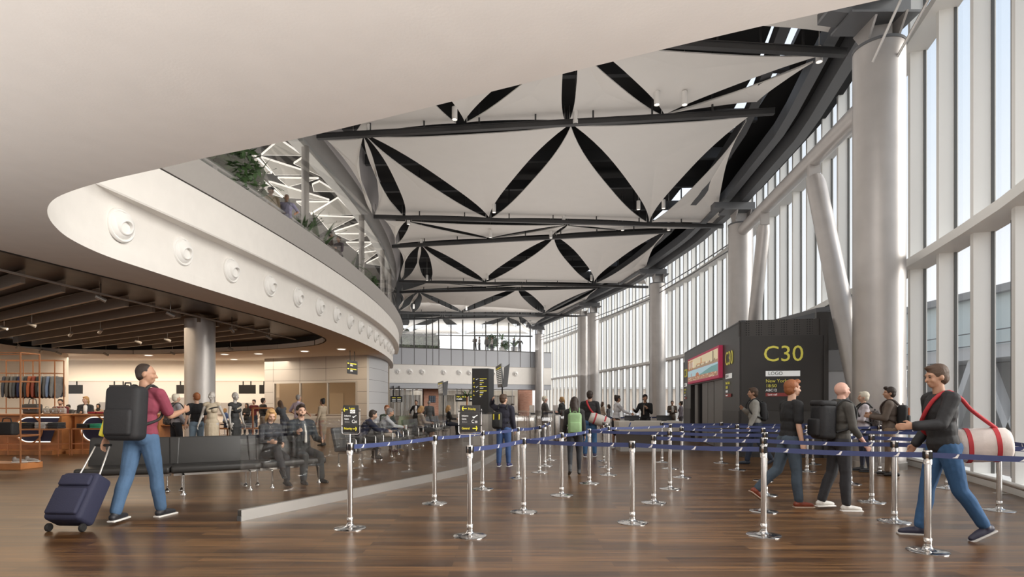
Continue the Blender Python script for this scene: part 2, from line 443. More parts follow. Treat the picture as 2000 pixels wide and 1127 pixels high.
# roof edge over the balcony: lit lip and tall pale fascia
LIL = mat('pale_fascia', (0.84, 0.81, 0.81), 0.55)
b = MB(); b.sweep(UP, [(-0.55, 10.45), (-0.10, 10.40)], WHITE); b.sweep(UP, [(-0.10, 10.40), (-0.08, 10.62), (-0.02, 10.64)], WHITE, smooth=False)
b.sweep(UP, [(-0.02, 10.60), (0.10, 10.66), (0.30, 11.2), (0.52, 11.9), (0.52, 12.6)], LIL); struct(b.obj('trim_3'))
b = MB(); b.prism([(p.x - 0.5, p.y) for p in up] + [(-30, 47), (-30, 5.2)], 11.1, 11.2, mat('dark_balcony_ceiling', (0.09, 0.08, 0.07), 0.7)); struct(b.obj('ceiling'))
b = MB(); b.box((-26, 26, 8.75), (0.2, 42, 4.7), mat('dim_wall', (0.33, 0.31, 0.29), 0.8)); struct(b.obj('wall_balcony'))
wn = thing('window_1', '', ''); del wn['label']; del wn['category']; struct(wn)
b = MB(); b.sweep(UP, [(0.25, 6.96), (0.25, 11.0), (0.265, 11.0), (0.265, 6.96)], glass('balcony_glass', (0.94, 0.94, 0.93), 0.04), closed=True); b.obj('pane', wn)
for Y in (12.3, 20.1, 27.4, 33.6, 38.4):
    x = circ(Y, -0.12); b = MB(); b.tube((x, Y, 6.42), (x, Y, 10.45), 0.13, 0.13, COLMAT); b.obj('post', wn)
# balcony handrail
hr = thing('balcony_handrail', 'grey steel handrail following the curved balcony edge behind its parapet', 'handrail', (circ(12), 12, 6.42))
pr = [V((circ(Y, 0.12), Y, 7.42)) for Y in [8 + i * 0.8 for i in range(44)]]
b = MB(); b.path(pr, 0.035, COLMAT); b.obj('rail', hr)
for i in range(2, 44, 3):
    p = pr[i]; b = MB(); b.bar((p.x, p.y, 6.42), (p.x, p.y, 7.42), 0.05, 0.09, COLMAT); b.obj('baluster', hr)

# ---- balcony ceiling panels with lit edges (z = 10.5)
PANEL = mat('grey_acoustic_panel', (0.62, 0.59, 0.54), 0.9)
pan = [[(546, 273), (511, 303), (591, 304)], [(491, 297), (463, 320), (484, 339), (531, 339)], [(511, 308), (537, 342), (591, 342), (593, 334)], [(603, 301), (634, 348), (574, 320)],
       [(543, 348), (563, 365), (601, 355), (622, 349)], [(610, 361), (624, 355), (657, 375), (613, 374)], [(525, 355), (556, 386), (643, 391)], [(660, 387), (607, 419), (691, 419)],
       [(619, 422), (643, 451), (693, 425)], [(712, 434), (653, 453), (726, 455)], [(511, 351), (501, 370), (552, 386)], [(579, 395), (643, 395), (607, 416)],
       [(655, 457), (684, 470), (725, 458)], [(676, 474), (694, 489), (724, 474)], [(738, 470), (697, 492), (742, 486)], [(700, 495), (712, 512), (742, 490)], [(745, 500), (716, 515), (750, 520)], [(445, 290), (430, 306), (478, 297)]]
where = ['nearest the dark planting', 'at the front by the palm', 'above the palm', 'beside the lit lip', 'behind the first post', 'narrow one by the first post', 'above the two casual men', 'wide one between the first two posts', 'small one below the wide one', 'beside the second post', 'above the man in the cap', 'behind the seated-height planting',
         'left of the second post', 'lower left of the second post', 'right of the second post', 'lower right of the second post', 'next to the third post', 'partly hidden by the leafy shrub']
for q, wh in zip(pan, where):
    P = [fl(x, y, 10.5) for x, y in q]
    c = sum(P, V((0, 0, 0))) / len(P)
    if (P[1] - P[0]).cross(P[2] - P[0]).z < 0: P = P[::-1]
    t = thing('ceiling_panel', 'grey angular balcony ceiling panel with glowing edges, ' + wh, 'ceiling panel', c, 0, 'lit balcony ceiling panels')
    b = MB(); b.slab(P, (0, 0, 1), 0.06, PANEL); b.obj('panel', t)
    b = MB()
    for i in range(len(P)): b.bar(P[i] + V((0, 0, 0.03)), P[(i + 1) % len(P)] + V((0, 0, 0.03)), 0.024, 0.064, WARMGLOW)
    b.obj('light_strip', t)

# ---- air nozzles
def nozzle(label, group):
    t = thing('air_nozzle', label, 'air nozzle', (0, 0, 0), 0, group)
    b = MB(); b.lathe([(0.335, 0), (0.335, 0.03), (0.31, 0.055), (0.285, 0.05), (0.275, 0.03), (0.24, 0.075), (0.17, 0.115), (0.08, 0.13), (0, 0.13)], WHITE, (0, 0, 0), (1, 0, 0), 36); b.obj('flange', t)
    ax = V((1, -0.12, -0.30)).normalized(); c = V((0.05, 0.0, -0.015))
    b = MB(); b.lathe([(0.26, 0.0), (0.23, 0.03), (0.185, 0.075), (0.150, 0.12), (0.136, 0.130), (0.122, 0.130), (0.112, 0.12), (0.106, 0.045), (0.06, 0.03), (0, 0.03)], WHITE, c, ax, 30); b.obj('jet', t)
    return t
nz0, ys = None, [11.45, 13.4, 15.3, 17.3, 19.2, 21.1, 22.95, 24.8, 26.6, 28.4, 30.2, 32.0, 33.8, 35.6, 37.4, 39.2]
for i, Y in enumerate(ys):
    lb = 'round white air nozzle on the curved balcony front, ' + nth(i, len(ys))
    x = circ(Y, -0.02) + (0.155 if Y < 12 else 0); a = math.atan2(Y - CY, x - CX)
    if nz0 is None: nz0 = nozzle(lb, 'air nozzles on the curved front'); nk = kids(nz0); nz0.location = (x, Y, 5.0); nz0.rotation_euler = (0, 0, a)
    else: dup(nz0, (x, Y, 5.0), a, lb, None, nk)

# ---- the drum room under the balcony
DR = mat('grey_cladding', (0.50, 0.475, 0.445), 0.5); DRB = mat('grey_cladding_cool', (0.47, 0.475, 0.49), 0.42); JO = mat('dark_joint', (0.10, 0.095, 0.09), 0.7)
c0, c1 = V((-15.8, 36.6, 0)), V((-8.5, 33.6, 0)); dd = (c1 - c0).normalized(); nn = V((dd.y, -dd.x, 0))
wx = [((535, 811)), ((696, 811))]
def on_drum(px):                                              # parameter along the flat front hit by pixel column px
    k = (px - 1000) / F
    return (k * c0.y - c0.x) / (dd.x - k * dd.y)
wa, wb = on_drum(535), on_drum(696); LN = (c1 - c0).length
b = MB(); Rd = Matrix((dd, -nn, V((0, 0, 1)))).transposed()
def dbox(b, s0, s1, z0, z1, m, off=0.0, th=0.2):
    c = c0 + dd * ((s0 + s1) / 2) + nn * (off - th / 2); return b.box((c.x, c.y, (z0 + z1) / 2), (s1 - s0, th, z1 - z0), m, R=Rd)
dbox(b, 0, wa, 0, ZC, DR); dbox(b, wb, LN, 0, ZC, DR); dbox(b, wa, wb, 0, 0.74, DR); dbox(b, wa, wb, 2.78, ZC, DR)
for z in (0.735, 1.45, 2.16, 2.87, 3.58): 
    if z > 2.8 or z < 0.74: dbox(b, 0, LN, z - 0.008, z + 0.008, JO, 0.004, 0.02)
    else: dbox(b, 0, wa, z - 0.008, z + 0.008, JO, 0.004, 0.02); dbox(b, wb, LN, z - 0.008, z + 0.008, JO, 0.004, 0.02)
for s in (wa - 0.05, wa + 2.1, wa + 4.1): dbox(b, s - 0.008, s + 0.008, 2.78, ZC, JO, 0.004, 0.02)
drumc = spline([(-8.5, 33.6), (-8.33, 36), (-8.5, 39), (-9.2, 42.5), (-10.5, 47)], 24)
b.sweep(plan(drumc), [(0, 0), (0, ZC)], DRB)
for z in (0.735, 1.45, 2.16, 2.87, 3.58): b.sweep(plan(drumc), [(0.004, z - 0.008), (0.004, z + 0.008)], JO)
b.prism([(c0.x, c0.y + .1), (c1.x, c1.y + .1), (-8.6, 36), (-9.0, 39), (-10, 43), (-16, 43)], 0.0, 0.02, mat('pale_floor'))
b.box((-13, 42.0, 2.1), (8, 0.2, 4.2), mat('room_wall', (0.36, 0.30, 0.23), 0.8))
b.box((-12.8, 41.86, 1.1), (1.0, 0.06, 2.2), mat('room_door', (0.45, 0.40, 0.33), 0.6))
struct(b.obj('wall_drum'))
win = thing('window_2', '', ''); del win['label']; del win['category']; struct(win)
for k in range(3):
    s0, s1 = wa + (wb - wa) * k / 3, wa + (wb - wa) * (k + 1) / 3
    b = MB(); dbox(b, s0 + 0.05, s1 - 0.05, 0.80, 2.72, DGLASS, -0.06, 0.02); b.obj('pane', win)
b = MB()
for k in range(4): s = wa + (wb - wa) * k / 3; dbox(b, s - 0.05, s + 0.05, 0.74, 2.78, ALU, 0.02, 0.12)
dbox(b, wa, wb, 0.74, 0.82, ALU, 0.02, 0.12); dbox(b, wa, wb, 2.70, 2.78, ALU, 0.02, 0.12); b.obj('window_frame', win)

# ---- shop walls and the bright hall behind it
CREAM = mat('cream_wall', (0.80, 0.74, 0.66), 0.8)
b = MB(); b.prism([(-23.3, 20), (-26.0, 32.4), (-25.5, 32.6), (-22.9, 20)], 0, ZC, CREAM); b.prism([(-26.4, 32.3), (-25.6, 32.3), (-25.6, 33.1), (-26.4, 33.1)], 0, ZC, CREAM); struct(b.obj('wall_left'))
b = MB(); b.box((-24, 38.2, 3.65), (20, 0.25, 1.45), CREAM); b.box((-24, 37.9, 2.95), (20, 0.5, 0.08), CREAM); struct(b.obj('trim_4'))
b = MB(); b.box((-25, 44, 2.15), (22, 0.25, 4.3), CREAM); struct(b.obj('wall_back'))
SHADE = mat('shop_grey_panel', (0.42, 0.39, 0.36), 0.7)
b = MB()
for x, z0, z1, wd in ((-30, 0.6, 1.55, 3.0), (-25.6, 0.6, 1.9, 1.6), (-21.2, 0.6, 1.5, 2.6), (-17.6, 0.5, 1.9, 1.2)): b.box((x, 43.8, (z0 + z1) / 2), (wd, 0.1, z1 - z0), SHADE)
struct(b.obj('trim_5'))

# ---- glass curtain wall
W = spline([(5.2, 2.2), (7.0, 6.0), (8.42, 9.39), (9.85, 14.3), (10.4, 17.6), (10.9, 20.2), (11.6, 25.5), (12.0, 32), (11.85, 39), (11.1, 46), (9.15, 57.5), (7.8, 65), (4.4, 80)], 53)
WP = plan(W)
GASK = mat('dark_gasket', (0.10, 0.10, 0.095), 0.5)
for k, (i0, i1) in enumerate(((0, 9), (9, 17), (17, 25), (25, 34), (34, 44), (44, 53))):
    r = thing('window_%d' % (k + 3), '', ''); del r['label']; del r['category']; r.location = (*W[i0].xy, 0); struct(r)
    seg = WP[i0:i1 + 1]
    b = MB(); b.sweep(seg, [(0.0, 0.05), (0.0, 13.4), (0.02, 13.4), (0.02, 0.05)], GLASS, closed=True, smooth=False); b.obj('pane', r)
    for z, d in ((0.09, 0.32), (4.66, 0.50), (9.72, 0.50)):
        b = MB(); b.sweep(seg, [(-d, z - 0.09), (-d, z + 0.09), (0.03, z + 0.09), (0.03, z - 0.09)], CURTAIN, closed=True, smooth=False); b.obj('transom', r)
    for i in range(i0, i1):
        x, y, nx, ny = WP[i]; R = Matrix(((-ny, nx, 0), (nx, ny, 0), (0, 0, 1))).transposed()
        b = MB(); c = V((x, y, 6.7)) - V((nx, ny, 0)) * 0.15
        b.box(c, (0.13, 0.34, 13.4), CURTAIN, R=R)
        b.box(V((x, y, 6.7)) - V((nx, ny, 0)) * 0.03, (0.165, 0.05, 13.4), GASK, R=R)
        b.obj('mullion', r)
        p = (W[i] + W[i + 1]) / 2
        b = MB(); b.tube((p.x - nx * 0.03, p.y - ny * 0.03, 0.1), (p.x - nx * 0.03, p.y - ny * 0.03, 13.4), 0.016, 0.016, GASK, 8); b.obj('glazing_bar', r)

# ---- walls behind the camera
b = MB(); b.box((-14, -14, 2.15), (42, 0.3, 4.3), CREAM); struct(b.obj('wall_behind'))
b = MB(); b.box((-14, 0.6, 8.5), (40.5, 0.3, 8.0), PLASTER); struct(b.obj('wall_sky_block'))  # unseen wall added above the near ceiling to keep sky light out
# ---- roof lid with skylights
def colx(Y):                                                  # column line in plan
    P = [(4.6, 2), (6.9, 8), (8.25, 12.9), (9.6, 19), (10.2, 25.6), (10.25, 32), (9.7, 38.2), (8.7, 44.5), (7.2, 50.8), (5.2, 59), (3.2, 66.5), (0, 76)]
    for (x0, y0), (x1, y1) in zip(P, P[1:]):
        if y0 <= Y <= y1: return lerp(x0, x1, (Y - y0) / (y1 - y0))
    return P[-1][0]
ROOF = mat('black_roof_deck', (0.022, 0.021, 0.021), 0.7)
holes = []
for c in (14.2, 27, 39.8, 52):
    ya, yb = c + 1.6, c + 9.4
    holes.append([(colx(ya) - 1.45, ya), (colx(ya) - 0.55, ya), (colx((ya + yb) / 2) - 0.55, (ya + yb) / 2), (colx(yb) - 0.55, yb), (colx(yb) - 1.45, yb), (colx((ya + yb) / 2) - 1.45, (ya + yb) / 2)])
rp_ = [(p.x + 0.4 * q[2], p.y + 0.4 * q[3]) for p, q in zip(W[1:], WP[1:])]
lft = [(circ(Y, 0.3), Y) for Y in (44, 36, 28, 20, 12, 5.4)] + [(-8.2, .4)]
b = MB(); b.prism([(6.4, .4), (-14, .4)][:1] + rp_ + [(-18, 82), (-18, 46)] + lft, 12.6, 12.8, ROOF, holes); struct(b.obj('ceiling', auto=False))

# ---- far end wall
A, B = V((-16.4, 58.8, 0)), V((4.6, 67.2, 0)); fd = (B - A).normalized(); fn = V((fd.y, -fd.x, 0)); FL = (B - A).length
Rf = Matrix((fd, -fn, V((0, 0, 1)))).transposed()
def fbox(b, s0, s1, z0, z1, m, off=0.0, th=0.2):
    c = A + fd * ((s0 + s1) / 2) + fn * (off - th / 2); return b.box((c.x, c.y, (z0 + z1) / 2), (s1 - s0, th, z1 - z0), m, R=Rf)
def on_far(px):
    k = (px - 1000) / F
    return (k * A.y - A.x) / (fd.x - k * fd.y)
b = MB(); fbox(b, 0, FL, 3.62, 5.6, PLASTER); fbox(b, 0, FL, 3.08, 3.62, GREYPANEL, -0.05); fbox(b, 0, FL, 3.05, 3.2, GREYPANEL, 0, 4)
fbox(b, 0, FL, 7.2, 7.3, GREYPANEL, 0, 12)
bars = [752, 784, 809, 833, 845, 857, 881, 904, 927, 949, 972, 994, 1016, 1036, 1047]
fbox(b, 0, FL, 5.6, 7.35, GREYPANEL, 0.06)
for px in bars: s = on_far(px); fbox(b, s - 0.03, s + 0.03, 5.6, 7.35, JO, 0.075, 0.03)
struct(b.obj('wall_far'))
r = thing('window_9', '', ''); del r['label']; del r['category']; struct(r)
for p0, p1 in zip(bars, bars[1:]):
    b = MB(); fbox(b, on_far(p0), on_far(p1), 7.35, 12.6, GLASS, -0.05, 0.02); b.obj('pane', r)
for px in bars: b = MB(); s = on_far(px); fbox(b, s - 0.05, s + 0.05, 7.35, 12.6, JO, 0, 0.1); b.obj('mullion', r)
b = MB(); fbox(b, 0, FL, 7.33, 7.42, JO, 0.08, 0.2); b.obj('sill', r)
fnz = [777, 801, 825, 867, 897, 917, 964, 1007]
for i, px in enumerate(fnz):
    p = A + fd * on_far(px); dup(nz0, (p.x, p.y, 4.85), math.atan2(fn.y, fn.x), 'round white air nozzle on the far end wall, ' + nth(i, len(fnz)), 'air nozzles on the far wall', nk)
# storefront under the far wall
r = thing('window_10', '', ''); del r['label']; del r['category']; struct(r)
sf = [757, 776, 790, 812, 834, 862, 878, 900, 925, 950, 972, 990, 1010, 1024, 1047]
for p0, p1 in zip(sf, sf[1:]):
    if (p0, p1) in ((834, 862), (1024, 1047)): continue
    b = MB(); fbox(b, on_far(p0), on_far(p1), 0.05, 3.08, glass('shop_glass', (0.85, 0.84, 0.82), 0.08), -1.5, 0.02); b.obj('pane', r)
    b = MB(); s = on_far(p0); fbox(b, s - 0.05, s + 0.05, 0, 3.08, ALU, -1.45, 0.12); b.obj('mullion', r)
b = MB()
for p0, p1 in ((833, 862), (1024, 1048)): fbox(b, on_far(p0), on_far(p1), 0, 3.08, BRICK, -1.2, 0.8)
struct(b.obj('wall_brick'))
b = MB(); fbox(b, 0, FL, 0, 3.1, CREAM, -8, 0.2); struct(b.obj('wall_storefront_back'))
BL = mat('white_blind', (0.75, 0.73, 0.70), 0.7)
for p0, p1, lb in ((790, 832, 'left of the brick pillar'), (864, 900, 'behind the help desk signs'), (975, 1022, 'beside the right brick pillar')):
    t = thing('slatted_screen', 'white vertical slatted screen behind the far shopfront glass, ' + lb, 'screen', A + fd * on_far(p0) + fn * -2.6)
    b = MB(); s0, s1 = on_far(p0), on_far(p1); n_ = int((s1 - s0) / 0.16)
    for i in range(n_): s = s0 + (s1 - s0) * (i + .5) / n_; fbox(b, s - 0.045, s + 0.045, 0.1, 2.3, BL, -2.6, 0.12)
    b.obj('slats', t); b = MB(); fbox(b, s0, s1, 2.3, 2.38, ALU, -2.55, 0.2); fbox(b, s0, s1, 0, 0.1, ALU, -2.55, 0.2); b.obj('rail', t)
# ================================================================== COLUMNS, ROOF STEEL, SAILS
def column(x, y, r, label, z=9.38):
    t = thing('round_column', label, 'column', (x, y, 0), 0)
    b = MB(); b.tube((x, y, 0.0), (x, y, z), r, r, COLMAT, 48); b.tube((x, y, 0), (x, y, 0.16), r + 0.02, r + 0.02, ALU, 48); b.obj('shaft', t)
    b = MB(); b.tube((x, y, z), (x, y, z + 0.06), r + 0.015, r + 0.015, MIDSTEEL, 48)
    a = math.atan2(colx(y + 1) - colx(y - 1), 2.0)
    for s in (-0.3, 0.3): 
        d = V((math.cos(a) * s, -math.sin(a) * s, 0))
        b.slab([V((x, y, z + .06)) + d + V((0, -.34, 0)), V((x, y, z + .06)) + d + V((0, .34, 0)), V((x, y, z + .24)) + d + V((0, .16, 0)), V((x, y, z + .6)) + d + V((0, .42, 0)), V((x, y, z + .6)) + d + V((0, -.42, 0)), V((x, y, z + .24)) + d + V((0, -.16, 0))], (1, 0, 0), 0.05, COLMAT)
    b.box((x, y, z + 0.3), (0.5, 0.12, 0.5), COLMAT, rz=-a); b.obj('capital', t)
    return t
COLS = [(8.25, 12.9), (10.2, 25.6), (9.7, 38.2), (7.2, 50.8), (6.55, 52.6), (3.17, 66.3)]
for (x, y), lb in zip(COLS, ['large pale round column by the windows, nearest the camera', 'pale round column rising behind the black gate building', 'pale round column behind the service desk staff', 'front one of the two touching pale round columns', 'rear one of the two touching pale round columns', 'slim-looking pale column at the far end wall']):
    column(x, y, 0.515, lb)
t = thing('round_column', 'round grey column inside the clothes shop', 'column', (-11.75, 21.6, 0)); b = MB(); b.tube((-11.75, 21.6, 0), (-11.75, 21.6, 4.6), 0.52, 0.52, COLMAT, 48); b.obj('shaft', t)
# tie tube between the first columns with raking struts
tb = thing('tie_tube', 'fat pale steel tube joining the first two columns near their tops', 'tube', (8.25, 12.9, 8.5))
b = MB(); b.tube((8.325, 13.39, 8.45), (10.13, 25.11, 9.07), 0.24, 0.24, COLMAT, 28); b.obj('tube', tb)
for top, bot, r, lb in (((8.87, 16.9, 8.35), (8.55, 13.55, 0.05), 0.27, 'raking strut leaning onto the nearest column from the tie tube'), ((9.6, 21.75, 8.6), (10.05, 25.0, 0.05), 0.24, 'raking strut in front of the second column')):
    t = thing('raking_strut', 'pale round steel ' + lb, 'strut', bot)
    top, bot = V(top), V(bot); d = (top - bot).normalized()
    b = MB(); b.path([bot, bot + d * 0.4, bot.lerp(top, 0.5), top - d * 0.6, top - d * 0.35], [r * .7, r * .85, r, r * .97, r * .8], COLMAT, 26); b.obj('shaft', t)
    b = MB()
    for s in (-0.1, 0.0, 0.1): b.box(top - d * 0.12 + V((s * .3, s, 0)), (0.3, 0.05, 0.55), COLMAT, rz=-0.15)
    b.obj('fork', t)
for i, ((x0, y0), (x1, y1)) in enumerate(zip([COLS[1], COLS[2], COLS[4]], COLS[2:4] + COLS[5:])):
    t = thing('tie_rods', 'pair of thin steel tie rods between tall columns, ' + ['second to third column', 'third to fourth column', 'fourth to last column'][i], 'tie rod', (x0, y0, 8.6))
    for dz in (0, 0.3): b = MB(); b.path([(x0, y0, 8.6 + dz), ((x0 + x1) / 2, (y0 + y1) / 2, 8.62 + dz), (x1, y1, 8.75 + dz)], 0.03, MIDSTEEL, 6); b.obj('rod', t)
for a, c, lb in (((1704, 121), (1768, -20), 'left'), ((1752, 112), (1824, -20), 'right')):
    t = thing('brace_rod', 'thin grey brace rod rising from the nearest column top, %s one of two' % lb, 'rod', pt(*a, 12.4)); b = MB(); b.tube(pt(*a, 12.42), pt(*c, 11.6), 0.028, 0.028, ALU, 10); b.obj('rod', t)
# edge beams along the columns
yy = [9 + i * 1.5 for i in range(41)]
for off, z0, z1, wd, m, lb in ((0.12, 10.38, 10.95, 0.34, MIDSTEEL, 'outer grey roof edge beam above the tall columns'), (-0.55, 10.55, 11.0, 0.30, MIDSTEEL, 'inner grey roof beam running beside the skylights'), (-1.75, 10.7, 11.1, 0.28, DARKSTEEL, 'dark roof beam above the right ends of the sails')):
    t = thing('roof_beam', lb, 'beam', (colx(9) + off, 9, z0)); b = MB()
    b.sweep(plan([V((colx(y), y, 0)) for y in yy]), [(off - wd / 2, z0), (off - wd / 2, z1), (off + wd / 2, z1), (off + wd / 2, z0)], m, closed=True, smooth=False)
    b.obj('beam', t)
b = MB(); b.sweep(plan([V((colx(y), y, 0)) for y in yy]), [(-0.45, 11.0), (0.9, 11.0)], BLACK); b.sweep(plan([V((colx(y), y, 0)) for y in yy]), [(0.35, 11.0), (1.1, 11.9), (1.7, 12.6)], DARKSTEEL); struct(b.obj('trim_6'))
for i, (x, y) in enumerate(COLS):
    if i == 4: continue
    t = thing('bearing_bracket', 'grey steel bracket carrying the roof on the ' + ['nearest', 'second', 'third', 'fourth', '', 'farthest'][i] + ' tall column', 'bracket', (x, y, 9.95))
    b = MB()
    b.slab([(x - 1.25, y - .25, 10.36), (x - 1.25, y - .25, 10.12), (x - 0.5, y - .25, 10.02), (x + .55, y - .25, 10.02), (x + .55, y - .25, 10.36)], (0, 1, 0), 0.5, MIDSTEEL)
    b.box((x - 0.1, y, 10.0), (1.5, 0.85, 0.05), MIDSTEEL); b.obj('bracket', t)
# ---- sail beams
ZB, ZS = 10.3, 10.62
BEAM = mat('charcoal_beam', (0.045, 0.044, 0.045), 0.45, 0.2)
bpx = [((960, 66), (1651, 105)), ((620, 268), (1512, 219)), ((730, 424), (1412, 443)), ((766, 482), (1312, 452)), ((779, 550), (1266, 561)), ((781, 571), (1168, 562)), ((776, 611), (1140, 618)), ((777, 624), (1052, 617)), ((777, 654), (1040, 657))]
for i, (p, q) in enumerate(bpx):
    a, c = fl(*p, ZB), fl(*q, ZB)
    t = thing('sail_beam', 'slim charcoal beam carrying the ceiling sails, ' + nth(i, len(bpx), 'camera'), 'beam', a, 0, 'sail beams')
    b = MB(); b.bar(a, c, 0.16, 0.14, BEAM); b.bar(a + V((0, 0, .08)), c + V((0, 0, .08)), 0.22, 0.02, BEAM); b.obj('beam', t)
    for k in range(1, 8): b = MB(); m_ = a.lerp(c, k / 8); b.bar(m_, m_ + V((0, 0.02, 2.3)), 0.05, 0.05, BEAM); b.obj('hanger', t)
# ---- dark roof trusses seen through the gaps
for i, Y in enumerate((12, 15.2, 18.4, 21.6, 24.8, 28, 31.2, 34.4, 37.6, 40.8, 44, 48, 52, 56)):
    t = thing('roof_purlin', 'dark roof purlin above the sails, ' + nth(i, 14, 'camera'), 'beam', (0, Y, 11.8), 0, 'roof purlins')
    b = MB(); b.bar((circ(min(Y, 45), .6) if Y < 46 else -8, Y + .3, 12.1), (colx(Y) - .8, Y - .4, 12.1), 0.2, 0.45, DARKSTEEL); b.obj('purlin', t)
# ---- sails
def sail(P, label, sag=(0.034, 0.034, 0.034)):
    P = [V(p) for p in P]
    if (P[1] - P[0]).cross(P[2] - P[0]).z < 0: P = [P[0], P[2], P[1]]; sag = (sag[2], sag[1], sag[0])
    c = sum(P, V((0, 0, 0))) / 3; N = 16; ring = []
    for k in range(3):
        a, d = P[k], P[(k + 1) % 3]; ed = d - a; inn = V((-ed.y, ed.x, 0)).normalized()
        for i in range(N):
            u = i / N; ring.append(a.lerp(d, u) + inn * ((1 - abs(2 * u - 1) ** 3) * sag[k] * ed.length))
    b = MB(); K = len(ring); rings = [1, 0.8, 0.6, 0.4, 0.2]
    vs = [c + (p - c) * r + V((0, 0, 0.12 * (1 - r))) for r in rings for p in ring] + [c + V((0, 0, 0.12))]
    fs = [(j * K + i, j * K + (i + 1) % K, (j + 1) * K + (i + 1) % K, (j + 1) * K + i) for j in range(len(rings) - 1) for i in range(K)]
    fs += [((len(rings) - 1) * K + i, (len(rings) - 1) * K + (i + 1) % K, len(vs) - 1) for i in range(K)]
    b.add(vs, fs, SAIL, True); k2 = len(vs)
    b.add([v + V((0, 0, 0.03)) for v in vs], [f[::-1] for f in fs], SAIL, True)
    b.add([p for p in ring] + [p + V((0, 0, 0.03)) for p in ring], [(i, (i + 1) % K, K + (i + 1) % K, K + i) for i in range(K)], SAIL)
    t = thing('ceiling_sail', label, 'ceiling sail', c, 0, 'white ceiling sails'); b.obj('membrane', t)
    for p in P: b = MB(); b.tube(p, p + V((0, 0, 0.5)), 0.012, 0.012, ALU, 6); b.obj('cable', t)
rows = [('the topmost row', [[(1080, 52), (1637, 66), (1662, -70)]]),
        ('the row cut by the near ceiling', [[(890, 241), (690, 265), (748, 74)], [(762, 74), (1092, 76), (907, 236)], [(912, 239), (1103, 236), (1112, 80)], [(1122, 82), (1112, 236), (1292, 226)], [(1140, 80), (1602, 109), (1298, 224)], [(1597, 117), (1304, 223), (1478, 199)]]),
        ('the nearest full row', [[(640, 275), (708, 271), (727, 417)], [(711, 270), (733, 419), (786, 421)], [(718, 270), (792, 421), (949, 425)], [(727, 268), (1108, 246), (955, 424)], [(1115, 247), (959, 427), (1263, 434)], [(1122, 246), (1462, 228), (1268, 433)], [(1457, 238), (1274, 434), (1410, 437)]]),
        ('the flat second row', [[(752, 431), (792, 433), (772, 476)], [(799, 434), (776, 476), (950, 466)], [(804, 433), (1100, 440), (956, 465)], [(1104, 441), (961, 466), (1080, 458)], [(1108, 441), (1085, 458), (1203, 450)], [(1113, 440), (1398, 445), (1208, 449)]]),
        ('the middle full row', [[(776, 483), (817, 480), (784, 545)], [(821, 480), (789, 547), (834, 548)], [(825, 481), (840, 548), (942, 550)], [(829, 479), (1078, 463), (946, 549)], [(1082, 464), (950, 551), (1156, 553)], [(1087, 462), (1296, 453), (1160, 551)], [(1298, 456), (1165, 553), (1263, 555)]]),
        ('the thin fourth row', [[(786, 568), (838, 551), (938, 560)], [(843, 551), (1020, 555), (944, 560)], [(1026, 556), (950, 562), (1160, 561)]]),
        ('the third full row', [[(784, 574), (814, 571), (779, 604)], [(817, 572), (782, 607), (805, 609)], [(820, 572), (810, 609), (896, 609)], [(823, 571), (1008, 563), (901, 608)], [(1012, 564), (905, 610), (1060, 611)], [(1016, 563), (1163, 563), (1065, 610)], [(1165, 565), (1069, 612), (1139, 614)]]),
        ('the farthest row', [[(797, 622), (860, 618), (782, 650)], [(864, 619), (785, 652), (900, 652)], [(868, 619), (986, 619), (904, 650)], [(990, 620), (907, 652), (1034, 652)], [(994, 620), (1013, 619), (1036, 649)], [(1018, 619), (1063, 620), (1039, 650)]])]
for nm, ts in rows:
    for i, q in enumerate(ts):
        lb = 'white triangular fabric sail in %s, %s' % (nm, nth(i, len(ts)) if len(ts) > 1 else 'the only one in view')
        sail([fl(x, y, ZS) for x, y in q], lb)
# ---- white cylinder downlights on the sail corners
lp = [(888, 232), (721, 265), (1124, 240), (1283, 203), (1337, 203), (1600, 119), (965, 414), (1247, 408), (1296, 406), (798, 437), (1101, 436), (958, 463), (823, 480), (1076, 464), (1216, 449), (1306, 449), (834, 547), (952, 545), (1155, 547), (911, 605), (1064, 604), (808, 602), (1028, 634)]
lp.sort()
l0 = None
for i, (x, y) in enumerate(lp):
    p = fl(x, y, 10.28); lb = 'small white cylinder downlight hung among the sails, ' + ('leftmost' if i == 0 else 'rightmost' if i == len(lp) - 1 else (ORD[i] + ' from the left' if i < 12 else ORD[len(lp) - 1 - i] + ' from the right'))
    if l0 is None:
        l0 = thing('cylinder_downlight', lb, 'downlight', p, 0, 'white cylinder downlights')
        b = MB(); b.lathe([(0, 0.36), (0.085, 0.36), (0.085, -0.03), (0.075, -0.03), (0.07, 0.0)], WHITE, p, n=20); b.obj('housing', l0)
        b = MB(); b.lathe([(0.07, 0.0), (0, 0.0)], LAMPGLOW, p, n=20); b.obj('lens', l0); b = MB(); b.tube(p + V((0, 0, .36)), p + V((0, 0, 2.34)), .008, .008, ALU, 6); b.obj('stem', l0); lk = kids(l0)
    else: dup(l0, p, 0, lb, None, lk)
